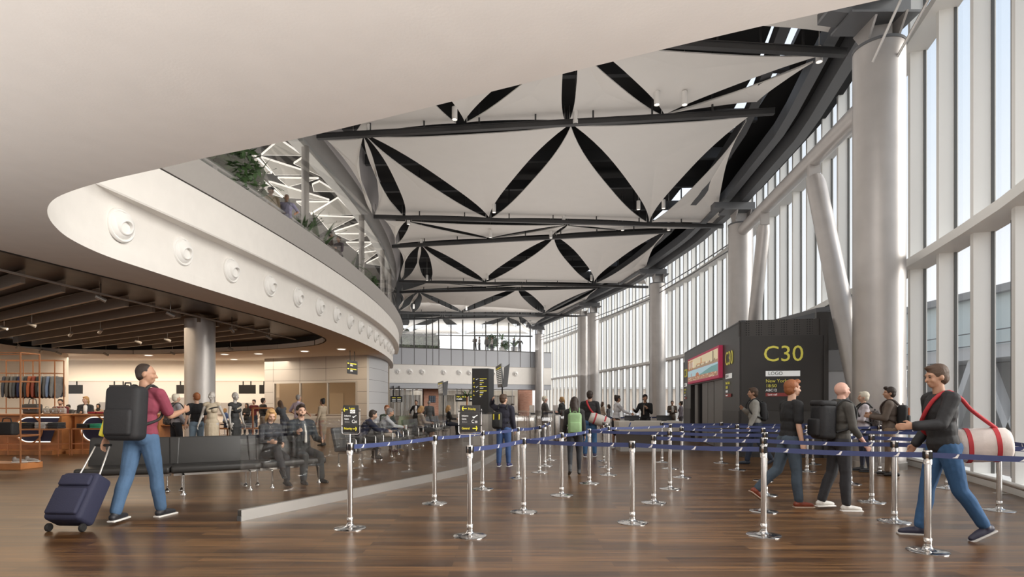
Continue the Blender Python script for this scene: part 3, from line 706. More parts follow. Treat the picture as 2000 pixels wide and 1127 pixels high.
# ---- shop ceiling track with spotlights
tk = thing('lighting_track', 'long pale lighting track along the front of the shop ceiling', 'lighting track', fl(0, 527, 4.5))
b = MB(); tp = [fl(-60, 512, 4.5), fl(0, 527, 4.5), fl(197, 574, 4.5), fl(333, 606, 4.5), fl(453, 634, 4.5), fl(577, 663, 4.5)]
for p, q in zip(tp, tp[1:]): b.bar(p, q, 0.05, 0.045, mat('pale_track', (0.5, 0.45, 0.4), 0.5))
b.obj('track', tk)
for p in (tp[2], tp[4]): b = MB(); b.tube(p, p + V((0, 0, 0.3)), 0.012, 0.012, BLACK, 6); b.obj('stem', tk)
sp = [(197, 583, 4.38, .5), (333, 614, 4.36, .6), (453, 645, 4.33, 1.5), (525, 659, 4.3, .8), (62, 634, 4.25, .3), (8, 640, 4.25, .3), (138, 653, 4.25, 2.4), (196, 647, 4.25, 2.4), (270, 668, 4.2, .3), (327, 664, 4.2, .3), (35, 677, 4.2, 2.5), (80, 685, 4.2, 2.5), (115, 690, 4.2, 1), (207, 692, 4.2, 1), (337, 690, 4.2, .5), (450, 681, 4.2, .5)]
s0 = None; sp.sort()
for i, (x, y, z, rz) in enumerate(sp):
    p = fl(x, y, z); lb = 'small grey spotlight on the shop ceiling, ' + nth(i, len(sp))
    if s0 is None:
        s0 = thing('track_spotlight', lb, 'spotlight', p, 0, 'shop ceiling spotlights')
        b = MB(); ax = V((.85, .1, -.4)).normalized(); b.lathe([(0, -.13), (.055, -.13), (.06, .13), (.05, .13), (.045, .1)], mat('spot_grey', (.45, .43, .40), .4, .3), p, ax, 16); b.obj('head', s0)
        b = MB(); b.lathe([(.045, .1), (0, .1)], LAMPGLOW, p, ax, 16); b.obj('lens', s0); b = MB(); b.tube(p, p + V((0, 0, .56)), .010, .010, ALU, 6); b.obj('bracket', s0); sk = kids(s0)
    else: dup(s0, p, rz, lb, None, sk)
# recessed downlights in the soffit beyond the shop
rc = [(505, 691), (595, 686), (667, 682), (439, 692), (457, 702), (290, 694)]
for i, (x, y) in enumerate(rc):
    p = fl(x, y, ZC - 0.01); t = thing('recessed_downlight', 'recessed round downlight in the white soffit, ' + ['above the drum window left end', 'above the middle of the drum window', 'beside the hanging sign', 'right of the shop column', 'lower one right of the shop column', 'left of the shop column'][i], 'downlight', p, 0, 'recessed soffit downlights')
    b = MB(); b.lathe([(0.24, 0.0), (0.24, -0.02), (0.2, -0.02)], WHITE, p, n=24); b.obj('rim', t); b = MB(); b.lathe([(0.2, -0.015), (0, -0.015)], LAMPGLOW, p, n=24); b.obj('lens', t)
# ================================================================== PEOPLE
SKINS = {k: mat('skin_' + k, c, 0.55) for k, c in {'fair': (0.56, 0.34, 0.24), 'tan': (0.45, 0.25, 0.16), 'olive': (0.36, 0.20, 0.13), 'brown': (0.20, 0.105, 0.065), 'pink': (0.62, 0.36, 0.28)}.items()}
HAIRS = {k: mat('hair_' + k, c, 0.6, bump=0.25, bs=45) for k, c in {'black': (0.012, 0.009, 0.008), 'dark': (0.032, 0.019, 0.013), 'brown': (0.075, 0.040, 0.022), 'ginger': (0.26, 0.085, 0.025), 'blonde': (0.46, 0.27, 0.11), 'white': (0.68, 0.62, 0.50), 'grey': (0.24, 0.22, 0.205)}.items()}
EYEM = mat('eye_dark', (0.03, 0.02, 0.02), 0.3)
def cloth(col, r=0.85): return mat('cloth_%02x%02x%02x' % tuple(int(min(1, c) * 255) for c in col), col, r, var=0.10, vs=7, bump=0.25, bs=16)

TMP = bpy.data.scenes.new('workbench')
class Blob:                                                    # overlapping solids that become one continuous skin
    def __init__(s): s.b = MB()
    def ell(s, c, r, R=None): s.b.ell(c, r, WHITE, R, 16); return s
    def cap(s, p, r1, q, r2, n=12):
        p, q = V(p), V(q); d = q - p; L_ = d.length
        if L_ < 1e-5: return s
        d /= L_; x = d.orthogonal().normalized(); y = d.cross(x); vs = []
        prof = [(-r1 * math.cos(a), r1 * math.sin(a)) for a in (0.02, .5, 1.0, PI / 2)] + [(L_ + r2 * math.sin(a), r2 * math.cos(a)) for a in (0, .57, 1.07, PI / 2 - .02)]
        for z, r in prof: vs += [p + d * z + (x * math.cos(2 * PI * i / n) + y * math.sin(2 * PI * i / n)) * r for i in range(n)]
        fs = [(j * n + i, j * n + (i + 1) % n, (j + 1) * n + (i + 1) % n, (j + 1) * n + i) for j in range(7) for i in range(n)] + [list(range(n))[::-1], list(range(7 * n, 8 * n))]
        s.b.add(vs, fs, WHITE); return s
    def chain(s, ps, rs):
        for i in range(len(ps) - 1): s.cap(ps[i], rs[i], ps[i + 1], rs[i + 1])
        return s
    def build(s, name, m, parent, vox=0.012, smooth=4, wr=0.0):
        me = bpy.data.meshes.new('blob'); me.from_pydata(s.b.v, [], s.b.f)
        bm = bmesh.new(); bm.from_mesh(me); bmesh.ops.recalc_face_normals(bm, faces=bm.faces); bm.to_mesh(me); bm.free()
        o = bpy.data.objects.new('blob', me); TMP.collection.objects.link(o)
        md = o.modifiers.new('r', 'REMESH'); md.mode = 'VOXEL'; md.voxel_size = vox; md.use_smooth_shade = True
        md = o.modifiers.new('s', 'SMOOTH'); md.factor = 0.5; md.iterations = smooth
        with bpy.context.temp_override(scene=TMP, view_layer=TMP.view_layers[0]):
            dg = bpy.context.evaluated_depsgraph_get(); dg.update()
            nm = bpy.data.meshes.new_from_object(o.evaluated_get(dg))
        bpy.data.objects.remove(o); bpy.data.meshes.remove(me)
        if wr:
            k = len(nm.vertices); co = [0.0] * (3 * k); no = [0.0] * (3 * k)
            nm.vertices.foreach_get('co', co); nm.vertices.foreach_get('normal', no)
            for i in range(0, 3 * k, 3):
                n_ = wr * (noise.noise((co[i] * 9, co[i + 1] * 9, co[i + 2] * 5)) + 0.6 * noise.noise((co[i] * 21, co[i + 1] * 21, co[i + 2] * 21)))
                co[i] += no[i] * n_; co[i + 1] += no[i + 1] * n_; co[i + 2] += no[i + 2] * n_
            nm.vertices.foreach_set('co', co); nm.update()
        nm.name = name; nm.materials.clear(); nm.materials.append(m)
        for p in nm.polygons: p.use_smooth = True
        r = bpy.data.objects.new(name, nm); COL.objects.link(r)
        if parent: r.parent = parent
        return r

def rx(a): return Matrix.Rotation(a, 3, 'X')
def rzm(a): return Matrix.Rotation(a, 3, 'Z')
D = math.radians
POSES = {   # (flex forward, out, knee / elbow bend[, hand inward])   R then L
    'stand': dict(legs=((2, 3, 2), (-2, 3, 2)), arms=((4, 9, 12, 2), (2, 9, 14, 2))),
    'relaxed': dict(legs=((8, 4, 14), (-3, 4, 2)), arms=((6, 10, 22, 6), (0, 10, 18, 4))),
    'walk': dict(legs=((24, 2, 6), (-16, 2, 24)), arms=((-20, 9, 18, 2), (20, 9, 26, 2)), lean=4),
    'walk2': dict(legs=((-18, 2, 26), (22, 2, 5)), arms=((18, 9, 30, 2), (-22, 9, 16, 2)), lean=4),
    'stroll': dict(legs=((12, 2, 4), (-10, 2, 22)), arms=((-8, 9, 16, 2), (10, 9, 22, 2)), lean=2),
    'talk': dict(legs=((3, 4, 4), (-3, 4, 4)), arms=((18, 10, 70, 8), (2, 12, 14, 2))),
    'hold': dict(legs=((2, 4, 4), (-3, 4, 6)), arms=((16, 8, 88, 22), (14, 8, 84, 22))),
    'reach': dict(legs=((2, 4, 2), (-2, 4, 2)), arms=((42, 8, 30, 5), (4, 12, 20, 2)), lean=5),
    'hips': dict(legs=((0, 4, 2), (0, 4, 2)), arms=((-12, 36, 72, 42), (-12, 36, 72, 42))),
    'sit': dict(legs=((84, 7, 86), (84, 7, 82)), arms=((22, 7, 62, 20), (24, 7, 60, 20)), sit=True),
    'sitcross': dict(legs=((104, -6, 68), (82, 4, 80)), arms=((20, 8, 70, 26), (16, 8, 62, 24)), sit=True, lean=-6),
    'sitlean': dict(legs=((86, 10, 92), (84, 10, 88)), arms=((46, 6, 36, 14), (46, 6, 36, 14)), sit=True, lean=32),
    'bend': dict(legs=((8, 4, 6), (-2, 4, 4)), arms=((48, 5, 40, 10), (40, 5, 30, 10)), lean=34),
}
CAT = 'person'
def person(label, loc, face, h=1.75, pose='stand', sex='m', skin='fair', hair='dark', hs='short', top=('shirt', (0.5, 0.5, 0.5), 1.0), bottom=('trousers', (0.05, 0.05, 0.06)),
           shoes=(0.02, 0.02, 0.02), sole=None, vest=None, tie=None, head=(0, 0), vox=0.012, seat=0.46, beard=None, eyes=False, mannequin=None, heel=0.0, bulk=1.0, group=None, name='person', cat='person', **over):
    """face = angle of the facing direction, measured from +Y (away from the camera) turning left"""
    P = dict(POSES[pose]); P.update(over); s = h / 1.78; fem = sex == 'f'
    t = thing(name, label, cat, loc, face, group)
    lean = D(P.get('lean', 0)); RL = rx(-lean); tw = rzm(D(P.get('twist', 0))); T = tw @ RL
    hipw, shw = (0.088, 0.158) if fem else (0.086, 0.186)
    shw *= (0.5 + 0.5 * bulk)
    pel = V((0, 0, 0.95))
    J = {}
    for k, sd in ((0, 1), (1, -1)):
        a, ab, kn = P['legs'][k]; a, ab, kn = D(a), D(ab), D(kn)
        hp = pel + V((sd * hipw, 0, -0.02)); td = V((sd * math.sin(ab), math.sin(a) * math.cos(ab), -math.cos(a) * math.cos(ab)))
        ke = hp + td * 0.435; c = a - kn; sdv = V((sd * math.sin(ab) * .4, math.sin(c), -math.cos(c))).normalized(); an = ke + sdv * 0.415
        J['leg', k] = (hp, ke, an, c)
    if P.get('sit'): dz = (seat + 0.105) / s - pel.z
    else: dz = 0.085 + heel - min(J['leg', k][2].z for k in (0, 1))
    pel = pel + V((0, 0, dz))
    for k in (0, 1): J['leg', k] = tuple(q + V((0, 0, dz)) for q in J['leg', k][:3]) + (J['leg', k][3],)
    up = lambda x, y, z: pel + T @ V((x, y, z - 0.95))         # torso frame
    for k, sd in ((0, 1), (1, -1)):
        a, ab, el, inn = [D(q) for q in P['arms'][k]]
        sh = up(sd * shw, -0.005, 1.435)
        d1 = tw @ V((sd * math.sin(ab), math.sin(a) * math.cos(ab), -math.cos(a) * math.cos(ab)))
        ev = V((sd * math.sin(ab - inn), math.sin(a + el) * math.cos(ab - inn), -math.cos(a + el) * math.cos(ab - inn)))
        d2 = tw @ ev.normalized(); e_ = sh + d1 * 0.285; wr = e_ + d2 * 0.245
        J['arm', k] = (sh, e_, wr, d2)
    nk, hy, hpit = up(0, 0.0, 1.485), D(head[0]), D(head[1])
    RH = tw @ rx(-lean * 0.4) @ rzm(hy) @ rx(-hpit)
    hc = up(0, 0.012, 1.565)                                   # base of the skull
    hd = lambda x, y, z: hc + RH @ V((x, y, z))
    S = lambda p: p * s
    A = Blob()
    def cap(p, r1, q, r2): A.cap(S(p), r1 * s, S(q), r2 * s)
    def ell(B_, p, r, R=T): B_.ell(S(p), [q * s for q in r], R)
    skm = mannequin or SKINS[skin]
    # ---- one continuous body
    def torso(B_, g, low=0.0, hem=None):
        k = bulk
        if fem:
            ell(B_, up(0, 0.0, 1.31), (0.135 * k + g, 0.095 * k + g, 0.15 + g)); ell(B_, up(0, 0.0, 1.12), (0.118 * k + g, 0.088 * k + g, 0.14 + g)); ell(B_, up(0, 0.0, 1.39), (shw * .88 + g, 0.08 + g, 0.085 + g))
            for sx in (-1, 1): ell(B_, up(sx * 0.062, 0.072, 1.29), (0.062 + g, 0.055 + g, 0.062 + g))
        else:
            ell(B_, up(0, 0.0, 1.31), (0.16 * k + g, 0.112 * k + g, 0.17 + g)); ell(B_, up(0, 0.005, 1.12), (0.14 * k + g, 0.105 * k + g, 0.15 + g)); ell(B_, up(0, -0.008, 1.40), (shw * .9 + g, 0.09 + g, 0.085 + g))
        if low: ell(B_, up(0, 0.0, 1.02 - low * .5), ((0.158 if fem else 0.15) * k + g, 0.112 * k + g, 0.10 + low * .5 + g))
        for sx in (-1, 1): B_.cap(S(up(sx * shw * .55, -0.005, 1.455)), (0.045 + g) * s, S(up(sx * shw, -0.005, 1.435)), (0.05 + g) * s)
    torso(A, 0)
    ell(A, up(0, -0.005, 0.97), (0.162 if fem else 0.152, 0.108, 0.12))
    for sx in (-1, 1): ell(A, up(sx * 0.07, -0.045, 0.93), (0.085, 0.085, 0.09))
    for k in (0, 1):
        hp, ke, an, c = J['leg', k]
        fs_ = 1.06 if fem else 1.0
        cap(hp, 0.086 * fs_, hp.lerp(ke, .5), 0.072 * fs_); cap(hp.lerp(ke, .5), 0.072 * fs_, ke, 0.052)
        bk = V((0, -math.cos(c), -math.sin(c))) * 0.014
        cap(ke, 0.05, ke.lerp(an, .32) + bk, 0.054); cap(ke.lerp(an, .32) + bk, 0.054, an, 0.034)
        sd = 1 if k == 0 else -1; fp = P.get('foot', (None, None))[k]
        pitch = D(fp) if fp is not None else (0.0 if (an.z < 0.13 + heel or P.get('sit')) else min(0.0, c * 0.75)) - (heel * 6)
        if P.get('sit') and an.z * s > 0.17: pitch = D(-25)
        fd = rzm(-sd * D(7)) @ V((0, math.cos(pitch), math.sin(pitch))); fu = V((0, -math.sin(pitch), math.cos(pitch)))
        J['foot', k] = (fd, fu, an)
        cap(an - fd * 0.03 - fu * 0.045, 0.034, an + fd * 0.10 - fu * 0.05, 0.03); cap(an + fd * 0.10 - fu * 0.05, 0.03, an + fd * 0.165 - fu * 0.06, 0.022)
    for k, sd in ((0, 1), (1, -1)):
        sh, e_, wr, d2 = J['arm', k]; m_ = 0.86 if fem else 1.0
        cap(sh, 0.052 * m_, sh.lerp(e_, .5), 0.045 * m_); cap(sh.lerp(e_, .5), 0.045 * m_, e_, 0.037 * m_); cap(e_, 0.037 * m_, e_.lerp(wr, .3), 0.039 * m_); cap(e_.lerp(wr, .3), 0.039 * m_, wr, 0.026 * m_)
        side = tw @ V((1, 0, 0)); wd = d2.cross(side)
        if wd.length < .2: wd = d2.cross(V((0, 1, 0)))
        wd.normalize(); nrm = wd.cross(d2).normalized()
        if nrm.dot(side) * sd > 0: nrm = -nrm                  # palm turned to the body
        thumbside = wd if wd.dot(V((0, 1, .4))) > 0 else -wd
        Rp = Matrix((wd, d2, nrm)).transposed()
        ell(A, wr + d2 * 0.05, (0.040, 0.054, 0.017), Rp)
        for i, (o_, l_) in enumerate(((-1.5, .062), (-.5, .074), (.5, .079), (1.5, .070))):
            o_ = o_ if thumbside == wd else -o_
            b0 = wr + d2 * 0.088 + wd * (o_ * 0.0195); dk = (d2 + nrm * 0.32).normalized(); dk2 = (d2 + nrm * (0.95 + .1 * i)).normalized()
            cap(b0, 0.0095, b0 + dk * l_ * .55, 0.009); cap(b0 + dk * l_ * .55, 0.009, b0 + dk * l_ * .55 + dk2 * l_ * .5, 0.0078)
        b0 = wr + d2 * 0.032 + thumbside * 0.03; d_ = (d2 * .72 + thumbside * .6 + nrm * .35).normalized()
        cap(b0, 0.013, b0 + d_ * .036, 0.0115); cap(b0 + d_ * .036, 0.0115, b0 + d_ * .036 + (d2 + nrm * .5).normalized() * .03, 0.009)
    cap(nk, 0.056 * (.88 if fem else 1), hd(0, -0.01, 0.03), 0.052 * (.88 if fem else 1))
    # head: skull, face, jaw, brow, nose, lips, ears
    hw = 0.95 if fem else 1.0
    ell(A, hd(0, -0.012, 0.118), (0.077 * hw, 0.096, 0.098), RH); ell(A, hd(0, 0.026, 0.075), (0.062 * hw, 0.066, 0.088), RH); ell(A, hd(0, 0.050, 0.022), (0.036 * hw, 0.036, 0.030), RH)
    ell(A, hd(0, 0.068, 0.125), (0.055 * hw, 0.026, 0.022), RH)
    A.cap(S(hd(0, 0.088, 0.108)), .009 * s, S(hd(0, 0.110, 0.072)), .0135 * s); ell(A, hd(0, 0.087, 0.040), (0.023, 0.011, 0.0085), RH)
    for sx in (-1, 1): ell(A, hd(sx * 0.078 * hw, -0.005, 0.09), (0.011, 0.021, 0.032), RH); ell(A, hd(sx * 0.04, 0.068, 0.07), (0.022, 0.02, 0.022), RH)
    A.build('mannequin_body' if mannequin else 'body', skm, t, vox, 3)
    if eyes:
        for sx in (-1, 1): b = MB(); b.ell(S(hd(sx * 0.031 * hw, 0.0865, 0.105)), [.013 * s, .006 * s, .006 * s], EYEM, RH, 10); b.obj('eye', t, True)
        for sx in (-1, 1): b = MB(); b.ell(S(hd(sx * 0.032 * hw, 0.090, 0.125)), [.019 * s, .006 * s, .004 * s], HAIRS[hair] if hair else EYEM, RH, 10); b.obj('eyebrow', t, True)
    # ---- hair
    if hair and hs != 'bald':
        Hb = Blob(); g = 0.010; q = lambda p, r: ell(Hb, p, r, RH)
        q(hd(0, -0.026, 0.138), (0.081 * hw + g, 0.092 + g, 0.088 + g)); q(hd(0, -0.045, 0.085), (0.071 * hw + g, 0.066 + g, 0.075 + g)); q(hd(0.012, 0.035, 0.198), (0.058, 0.048, 0.026))
        if hs == 'quiff': q(hd(0, 0.058, 0.205), (0.055, 0.045, 0.034))
        if hs == 'crop': Hb = Blob(); q(hd(0, -0.022, 0.130), (0.081 * hw, 0.094, 0.094)); q(hd(0, -0.04, 0.085), (0.075, 0.065, 0.07))
        if hs in ('bob', 'long', 'wave'):
            z = {'bob': -0.02, 'long': -0.20, 'wave': -0.09}[hs]
            for sx in (-1, 1): Hb.chain([S(hd(sx * 0.062, 0.018, 0.14)), S(hd(sx * 0.080, -0.012, 0.04)), S(hd(sx * 0.072, -0.025, z * .6))], [.034 * s, .032 * s, .026 * s])
            Hb.chain([S(hd(0, -0.07, 0.08)), S(hd(0, -0.085, 0.0)), S(hd(0, -0.095, z)), ], [.075 * s, .075 * s, .05 * s])
            if hs == 'long': 
                for sx in (-1, 0, 1): Hb.chain([S(hd(sx * .04, -0.085, 0)), S(hd(sx * .055, -0.105, -.15)), S(hd(sx * .05, -0.10, -.33))], [.05 * s, .045 * s, .02 * s])
        if hs == 'bun': q(hd(0, -0.085, 0.20), (0.045, 0.045, 0.042))
        if hs == 'tail': Hb.chain([S(hd(0, -0.10, 0.12)), S(hd(0, -0.135, 0.05)), S(hd(0, -0.125, -0.10))], [.03 * s, .034 * s, .014 * s])
        if hs == 'scarf': q(hd(0, -0.02, 0.10), (0.095, 0.098, 0.13)); Hb.cap(S(hd(0, 0, -.03)), .085 * s, S(hd(0, -.01, -.09)), .11 * s)
        Hb.build('headscarf' if hs == 'scarf' else 'hair', HAIRS[hair], t, max(.009, vox * .8), 3, 0.004)
        if hs == 'cap': pass
    if hs == 'capped':
        b = Blob(); ell(b, hd(0, -0.012, 0.15), (.094, .108, .088), RH); ell(b, hd(0, 0.105, 0.145), (.06, .06, .012), RH); b.build('cap', cloth((0.02, 0.02, 0.022)), t, .01, 3)
    if beard:
        b = Blob(); ell(b, hd(0, 0.046, 0.034), (.047, .047, .033), RH); b.build('beard', HAIRS[beard], t, .009, 3)
    # ---- trousers / skirt / dress
    kind, bc = bottom[0], bottom[1]
    if bc is not None:
        B_ = Blob(); g = 0.017; ell(B_, up(0, -0.005, 0.97), ((0.162 if fem else 0.152) + g, 0.108 + g, 0.115 + g))
        if kind in ('trousers', 'shorts', 'leggings'):
            g = 0.007 if kind == 'leggings' else 0.019
            for sx in (-1, 1): ell(B_, up(sx * 0.07, -0.045, 0.93), (0.085 + g * .5, 0.085 + g * .5, 0.09))
            for k in (0, 1):
                hp, ke, an, c = J['leg', k]; fs_ = 1.06 if fem else 1.0; md_ = hp.lerp(ke, .5); bk = V((0, -math.cos(c), -math.sin(c))) * 0.012
                B_.cap(S(hp), (0.086 * fs_ + g) * s, S(md_), (0.072 * fs_ + g) * s); B_.cap(S(md_), (0.072 * fs_ + g) * s, S(ke), (0.053 + g) * s)
                e2 = ke.lerp(an, 0.93); sl = g if kind == 'leggings' else g + .006
                B_.cap(S(ke), (0.053 + g) * s, S(ke.lerp(an, .32) + bk), (0.053 + g) * s); B_.cap(S(ke.lerp(an, .32) + bk), (0.053 + g) * s, S(e2), (0.036 + sl) * s)
            B_.build('trousers', cloth(bc), t, vox, 3, 0.004 if kind == 'trousers' else .001)
        else:
            z1 = {'skirt': 0.52, 'dress': 0.18, 'minidress': 0.62}[kind]
            hk = (J['leg', 0][1] + J['leg', 1][1]) / 2
            if P.get('sit'):
                for k in (0, 1): B_.cap(S(J['leg', k][0]), .115 * s, S(J['leg', k][1]), .082 * s)
                B_.cap(S((J['leg', 0][0] + J['leg', 1][0]) / 2), .11 * s, S(hk), .08 * s)
            else:
                ell(B_, pel + V((0, 0, -.10)), (0.185, 0.135, 0.16)); lo = pel + V((0, 0.0, z1 - .95)); B_.chain([S(pel + V((0, 0, -.1))), S(lo)], [.165 * s, .135 * s if kind != 'dress' else .16 * s])
                for sx in (-1, 1): B_.chain([S(pel + V((sx * .05, 0, -.1))), S(lo + V((sx * .05, .01, 0)))], [.13 * s, .115 * s])
            if kind != 'skirt': torso(B_, 0.012)
            B_.build('skirt' if kind == 'skirt' else 'dress', cloth(bc), t, vox, 4, 0.004)
            if len(bottom) > 2:
                b = Blob(); ell(b, up(0, 0.012, 1.33), (.165, .14, .03), T @ Matrix.Rotation(.3, 3, 'Y')); b.build('band', cloth(bottom[2]), t, vox, 3)
    # ---- top
    if top:
        kind, tcx, slv = top; g = {'shirt': .016, 'tee': .016, 'sweater': .024, 'jacket': .03, 'blazer': .028, 'coat': .034, 'hoodie': .032}[kind]
        B_ = Blob(); torso(B_, g, {'shirt': .04, 'tee': .06, 'sweater': .07, 'jacket': .08, 'blazer': .17, 'coat': .30, 'hoodie': .10}[kind])
        for k in (0, 1):
            sh, e_, wr, d2 = J['arm', k]; m_ = 0.86 if fem else 1.0; g2 = g * .8
            if slv <= .5:
                en = sh.lerp(e_, slv * 2 * .8 + .1); B_.cap(S(sh), (0.054 * m_ + g2) * s, S(en), (0.05 * m_ + g2) * s)
            else:
                B_.cap(S(sh), (0.054 * m_ + g2) * s, S(e_), (0.04 * m_ + g2) * s); en = e_.lerp(wr, (slv - .5) * 2 * .95)
                B_.cap(S(e_), (0.04 * m_ + g2) * s, S(en), (0.03 * m_ + g2) * s)
        if kind in ('hoodie',): ell(B_, up(0, -.075, 1.49), (.11, .06, .06))
        if kind in ('blazer', 'coat', 'shirt', 'jacket'): B_.cap(S(up(0, -.012, 1.46)), .075 * s, S(up(0, -.012, 1.505)), .064 * s)
        B_.build({'tee': 't_shirt'}.get(kind, kind), cloth(tcx), t, vox, 3, 0.005)
        if vest:
            b = Blob(); b.chain([S(up(0, .10, 1.16)), S(up(0, .105 + (.02 if fem else 0), 1.30)), S(up(0, .07, 1.44))], [(.03 + g) * s, (.045 + g * .6) * s, (.05 + g * .4) * s]); b.build('shirt_front', cloth(vest), t, min(vox, .012), 3)
        if tie:
            b = Blob(); b.chain([S(up(0, .145 + g, 1.12)), S(up(0, .155 + g, 1.28)), S(up(0, .10 + g, 1.43))], [.026 * s, .022 * s, .016 * s]); b.build('tie', cloth(tie), t, .01, 2)
    # ---- shoes
    if shoes:
        for k in (0, 1):
            fd, fu, an = J['foot', k]; bt = P.get('boots')
            B_ = Blob(); B_.cap(S(an - fd * .035 - fu * .038), .043 * s, S(an + fd * .09 - fu * .042), .040 * s); B_.cap(S(an + fd * .09 - fu * .042), .040 * s, S(an + fd * .175 - fu * .052), .030 * s)
            B_.cap(S(an - fu * .03), .047 * s, S(an + fu * (.10 if bt else .015)), .045 * s)
            o = B_.build('shoe', mat('shoe_%02x%02x%02x' % tuple(int(c * 255) for c in shoes), shoes, .5), t, min(vox, .012), 2)
            if sole or heel:
                xx = fd.cross(fu).normalized(); Rs = Matrix((xx, fd, fu)).transposed()
                b = MB(); b.rbox(S(an + fd * .068 - fu * .078), [.088 * s, .285 * s, .022 * s], mat('sole_%02x%02x%02x' % tuple(int(c * 255) for c in (sole or shoes)), sole or shoes, .6), .01, R=Rs)
                if heel: b.tube(S(an - fd * .045 - fu * .06), S(an - fd * .05 - fu * .06 + V((0, 0, -heel - .02))), .016 * s, .007 * s, mat('sole_dark', (0.03, .03, .03), .5), 8)
                b.obj('sole', o, True)
    t.data = None
    W_ = Matrix.Translation(V(loc)) @ Matrix.Rotation(face, 4, 'Z')
    return dict(root=t, M=W_, S=s, back=up(0, -0.112, 1.25) * s, T=T, hand=[J['arm', k][2] * s + J['arm', k][3] * 0.09 * s for k in (0, 1)], hip=[pel * s + V((sx * .2, 0, .05)) for sx in (1, -1)], up=lambda x, y, z: up(x, y, z) * s, hd=lambda x, y, z: hd(x, y, z) * s)

def item(P, name, label, cat, local, group=None):              # a thing carried by a person: own top-level object in the person's frame
    t = thing(name, label, cat, P['M'] @ V(local), P['M'].to_euler().z, group)
    return t
def backpack(P, label, col, w=.30, h=.46, d=.17, strap=(0.02, .02, .02), accent=None, off=(0, 0, 0), roll=False):
    s = P['S']; c = V(P['back']) + V((0, -d * .5 - .015, -.02)) * s + V(off)
    t = item(P, 'backpack', label, 'backpack', c); R = P['T']; m = cloth(col, .7); sm = cloth(strap, .7)
    L_ = lambda x, y, z: R @ V((x * s, y * s, z * s))
    b = MB(); b.rbox((0, 0, 0), (w * s, d * s, h * s), m, .07 * s, R=R, n=4); b.obj('pack', t, True)
    b = MB(); b.rbox(L_(0, -d * .5, -h * .17), (w * .78 * s, d * .35 * s, h * .48 * s), m, .03 * s, R=R); b.obj('pocket', t, True)
    if roll: b = MB(); b.rbox(L_(0, -.01, h * .5), (w * .98 * s, d * .95 * s, h * .16 * s), m, .03 * s, R=R); b.obj('flap', t, True)
    for sx in (-1, 1):
        pts = [P['up'](sx * .10, -.15, 1.42) - c, P['up'](sx * .105, -.05, 1.525) - c, P['up'](sx * .11, .07, 1.50) - c, P['up'](sx * .12, .15, 1.36) - c, P['up'](sx * .165, .07, 1.17) - c, P['up'](sx * .13, -.13, 1.08) - c]
        b = MB(); b.path(spline([tuple(q) for q in pts], 22), .017 * s, sm, 8); b.obj('strap', t, True)
        if accent: b = MB(); b.rbox(L_(sx * w * .27, -d * .52, 0), (.03 * s, .035 * s, h * .75 * s), cloth(accent, .6), .008, R=R); b.obj('buckle_strap', t, True)
    b = MB(); b.path([L_(-.04, 0, h * .49), L_(-.03, 0, h * .56), L_(.03, 0, h * .56), L_(.04, 0, h * .49)], .009 * s, sm, 8); b.obj('handle', t, True)
    return t
def duffel(P, label, c, ax, ln, r, col, stripe):
    t = item(P, 'duffel_bag', label, 'bag', c); ax = V(ax).normalized(); m = cloth(col, .7)
    b = MB(); b.lathe([(0, -ln / 2), (r * .8, -ln / 2), (r * .97, -ln / 2 + .03), (r, -ln * .3), (r * 1.03, 0), (r, ln * .3), (r * .97, ln / 2 - .03), (r * .8, ln / 2), (0, ln / 2)], m, (0, 0, 0), ax, 28); b.obj('bag_body', t, True)
    for k in (-.24, .24): b = MB(); b.lathe([(r * 1.0, ln * k - .022), (r * 1.05, ln * k - .02), (r * 1.05, ln * k + .02), (r * 1.0, ln * k + .022)], cloth(stripe, .7), (0, 0, 0), ax, 28); b.obj('stripe', t, True)
    return t
# ---- walking and queuing people. face angles: 0 = away from the camera, 90 = towards photo left, -90 = right, 180 = facing the camera
def at(px, feet): return fl(px, feet, 0)
def hgt(py, Y): return EYE + (HOR - py) * Y / F
def who(px, py_head, Y): return V(((px - 1000) * Y / F, Y, 0)), hgt(py_head, Y)
JEAN, DJEAN, DARK = (0.055, 0.11, 0.21), (0.03, 0.04, 0.065), (0.02, 0.02, 0.023)
# man with suitcase
p, h = at(277, 1014), hgt(708, at(277, 1014).y)
P = person('person in burgundy t-shirt and blue jeans walking away, pulling a suitcase', p, D(-6), h, 'walk', skin='tan', hair='dark', hs='crop', top=('tee', (0.24, 0.045, 0.075), .42), bottom=('trousers', (0.07, 0.135, 0.24)), shoes=(0.02, 0.02, 0.025), sole=(0.75, 0.73, 0.7), vox=.0095,
           legs=((13, 2, 3), (-13, 2, 10)), arms=((26, 8, 78, 10), (-24, 12, 8, 0)), head=(-62, 4), bulk=1.08)
backpack(P, 'large black backpack worn by the man in the burgundy t-shirt', (0.016, 0.016, 0.018), .40, .60, .22, off=(-.01, 0, -.02))
t = item(P, 'drink_bottle', 'yellow bottle sticking out beside the large black backpack', 'bottle', V(P['back']) + V((-.26, -.17, -.20)))
b = MB(); b.lathe([(0, -.12), (.038, -.12), (.04, -.1), (.04, .06), (.03, .09), (.018, .1)], mat('neon_yellow', (.75, .66, .04), .4), (0, 0, 0), (.35, 0, 1), 18); b.obj('bottle_body', t, True); b = MB(); b.lathe([(.02, .1), (.02, .135), (0, .135)], BLACK, (0, 0, 0), (.35, 0, 1), 14); b.obj('cap', t, True)
